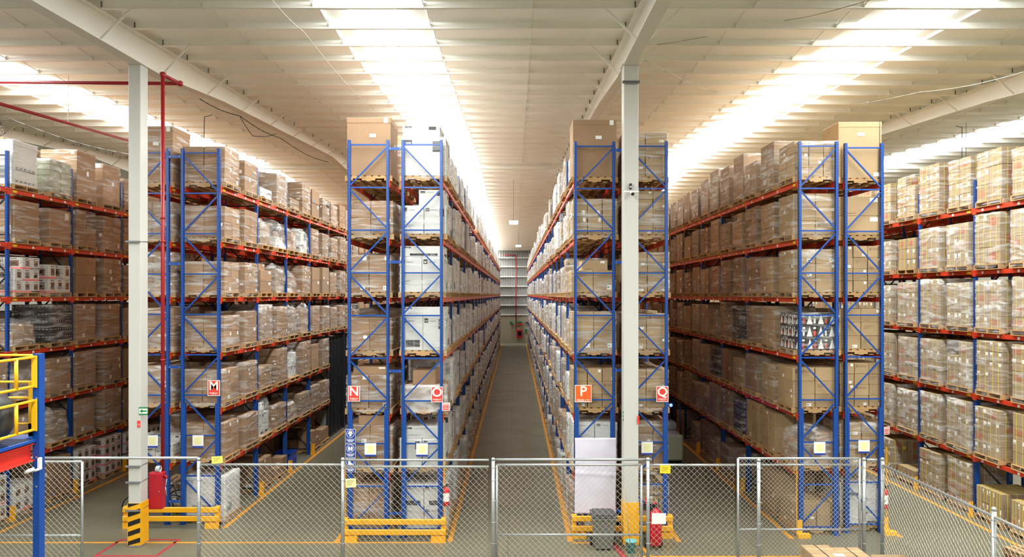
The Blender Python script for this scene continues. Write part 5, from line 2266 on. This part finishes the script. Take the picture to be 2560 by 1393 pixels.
cable([at(500, 248, 20.4), at(600, 290, 24), at(700, 345, 29), at(822, 406, 37)], 'dark cable run along the underside of the left roof rafter', 0.014)
cable([at(600, 292, 23.9), at(632, 340, 25), at(690, 335, 28)], 'loose dark cable looping below the left roof rafter')
cable([at(510, 345, 24.0), at(511, 292, 24.0), at(530, 287, 24.6)], 'short dark drop cable above the cartons near sign M')
cable([at(-20, 280, 20), at(12, 335, 20), at(12, 292, 20.0), at(320, 385, 27)], 'thin dark cable crossing below the roof at the far left', 0.010)
cable([at(680, 0, 14.0), at(760, 80, 16.0), at(960, 290, 27.5)], 'thin pale cable slanting under the roof left of the bright skylight', 0.008, 'wire')
cable([at(2190, -5, 13.5), at(1900, 60, 17.0), at(1640, 112, 17.5)], 'thin pale cable strung from the right column under the roof', 0.010, 'wire')
cable([at(1610, 150, 17.0), at(1880, 245, 27.0)], 'thin pale cable slanting down behind the right column', 0.010, 'wire')
cable([at(2560, 180, 16.0), at(2300, 230, 20.0), at(2000, 265, 28.0)], 'long pale cable crossing under the roof on the right', 0.010, 'wire')
cable([at(2405, 408, 26.6), at(2405, 318, 26.6), at(2390, 315, 26.6)], 'dark drop cable hanging above the far right racks')

# ------------------------------------------------------------------ far wall fittings
YW = YF - 0.19
t = empty('fire_main_pipe', 'red pipe running down the far wall at the end of the central aisle', 'pipe')
q = MB()
q.path([(PX(1258, YW), YW, PZ(638, YW)), (PX(1290, YW), YW, PZ(638, YW)), (PX(1290, YW), YW, PZ(828, YW))], 0.06, 'pipe_red', 8)
build(q, 'pipe', t)
t = empty('hose_cabinet', 'red hose cabinet on the far wall at the end of the central aisle', 'cabinet', (PX(1299, YW), YW, PZ(845, YW)))
q = MB()
q.box(-0.36, 0.36, -0.12, 0.189, 0, 1.0, 'cabinet_red')
build(q, 'body', t)
q = MB()
q.box(-0.22, 0.22, -0.13, -0.12, 0.25, 0.85, 'glass_dark')
build(q, 'window', t)
for (px, py, m, w, h, lab) in ((1278, 807, 'sign_green', 0.3, 0.3, 'dark green square sign on the far wall, left of the red pipe'), (1299, 806, 'sign_green', 0.55, 0.18, 'green strip sign on the far wall above the red one'),
                               (1300, 811, 'sign_red', 0.5, 0.2, 'red sign on the far wall above the hose cabinet'), (1317, 807, 'sign_blue', 0.3, 0.18, 'dim blue sign on the far wall, upper right'),
                               (1317, 826, 'sign_green', 0.5, 0.3, 'green exit sign on the far wall right of the hose cabinet')):
    q = MB()
    q.box(-w / 2, w / 2, -0.01, 0.189, -h / 2, h / 2, m)
    build(q, 'wall_sign', None, (PX(px, YW), YW, PZ(py, YW)), label=lab, cat='sign')
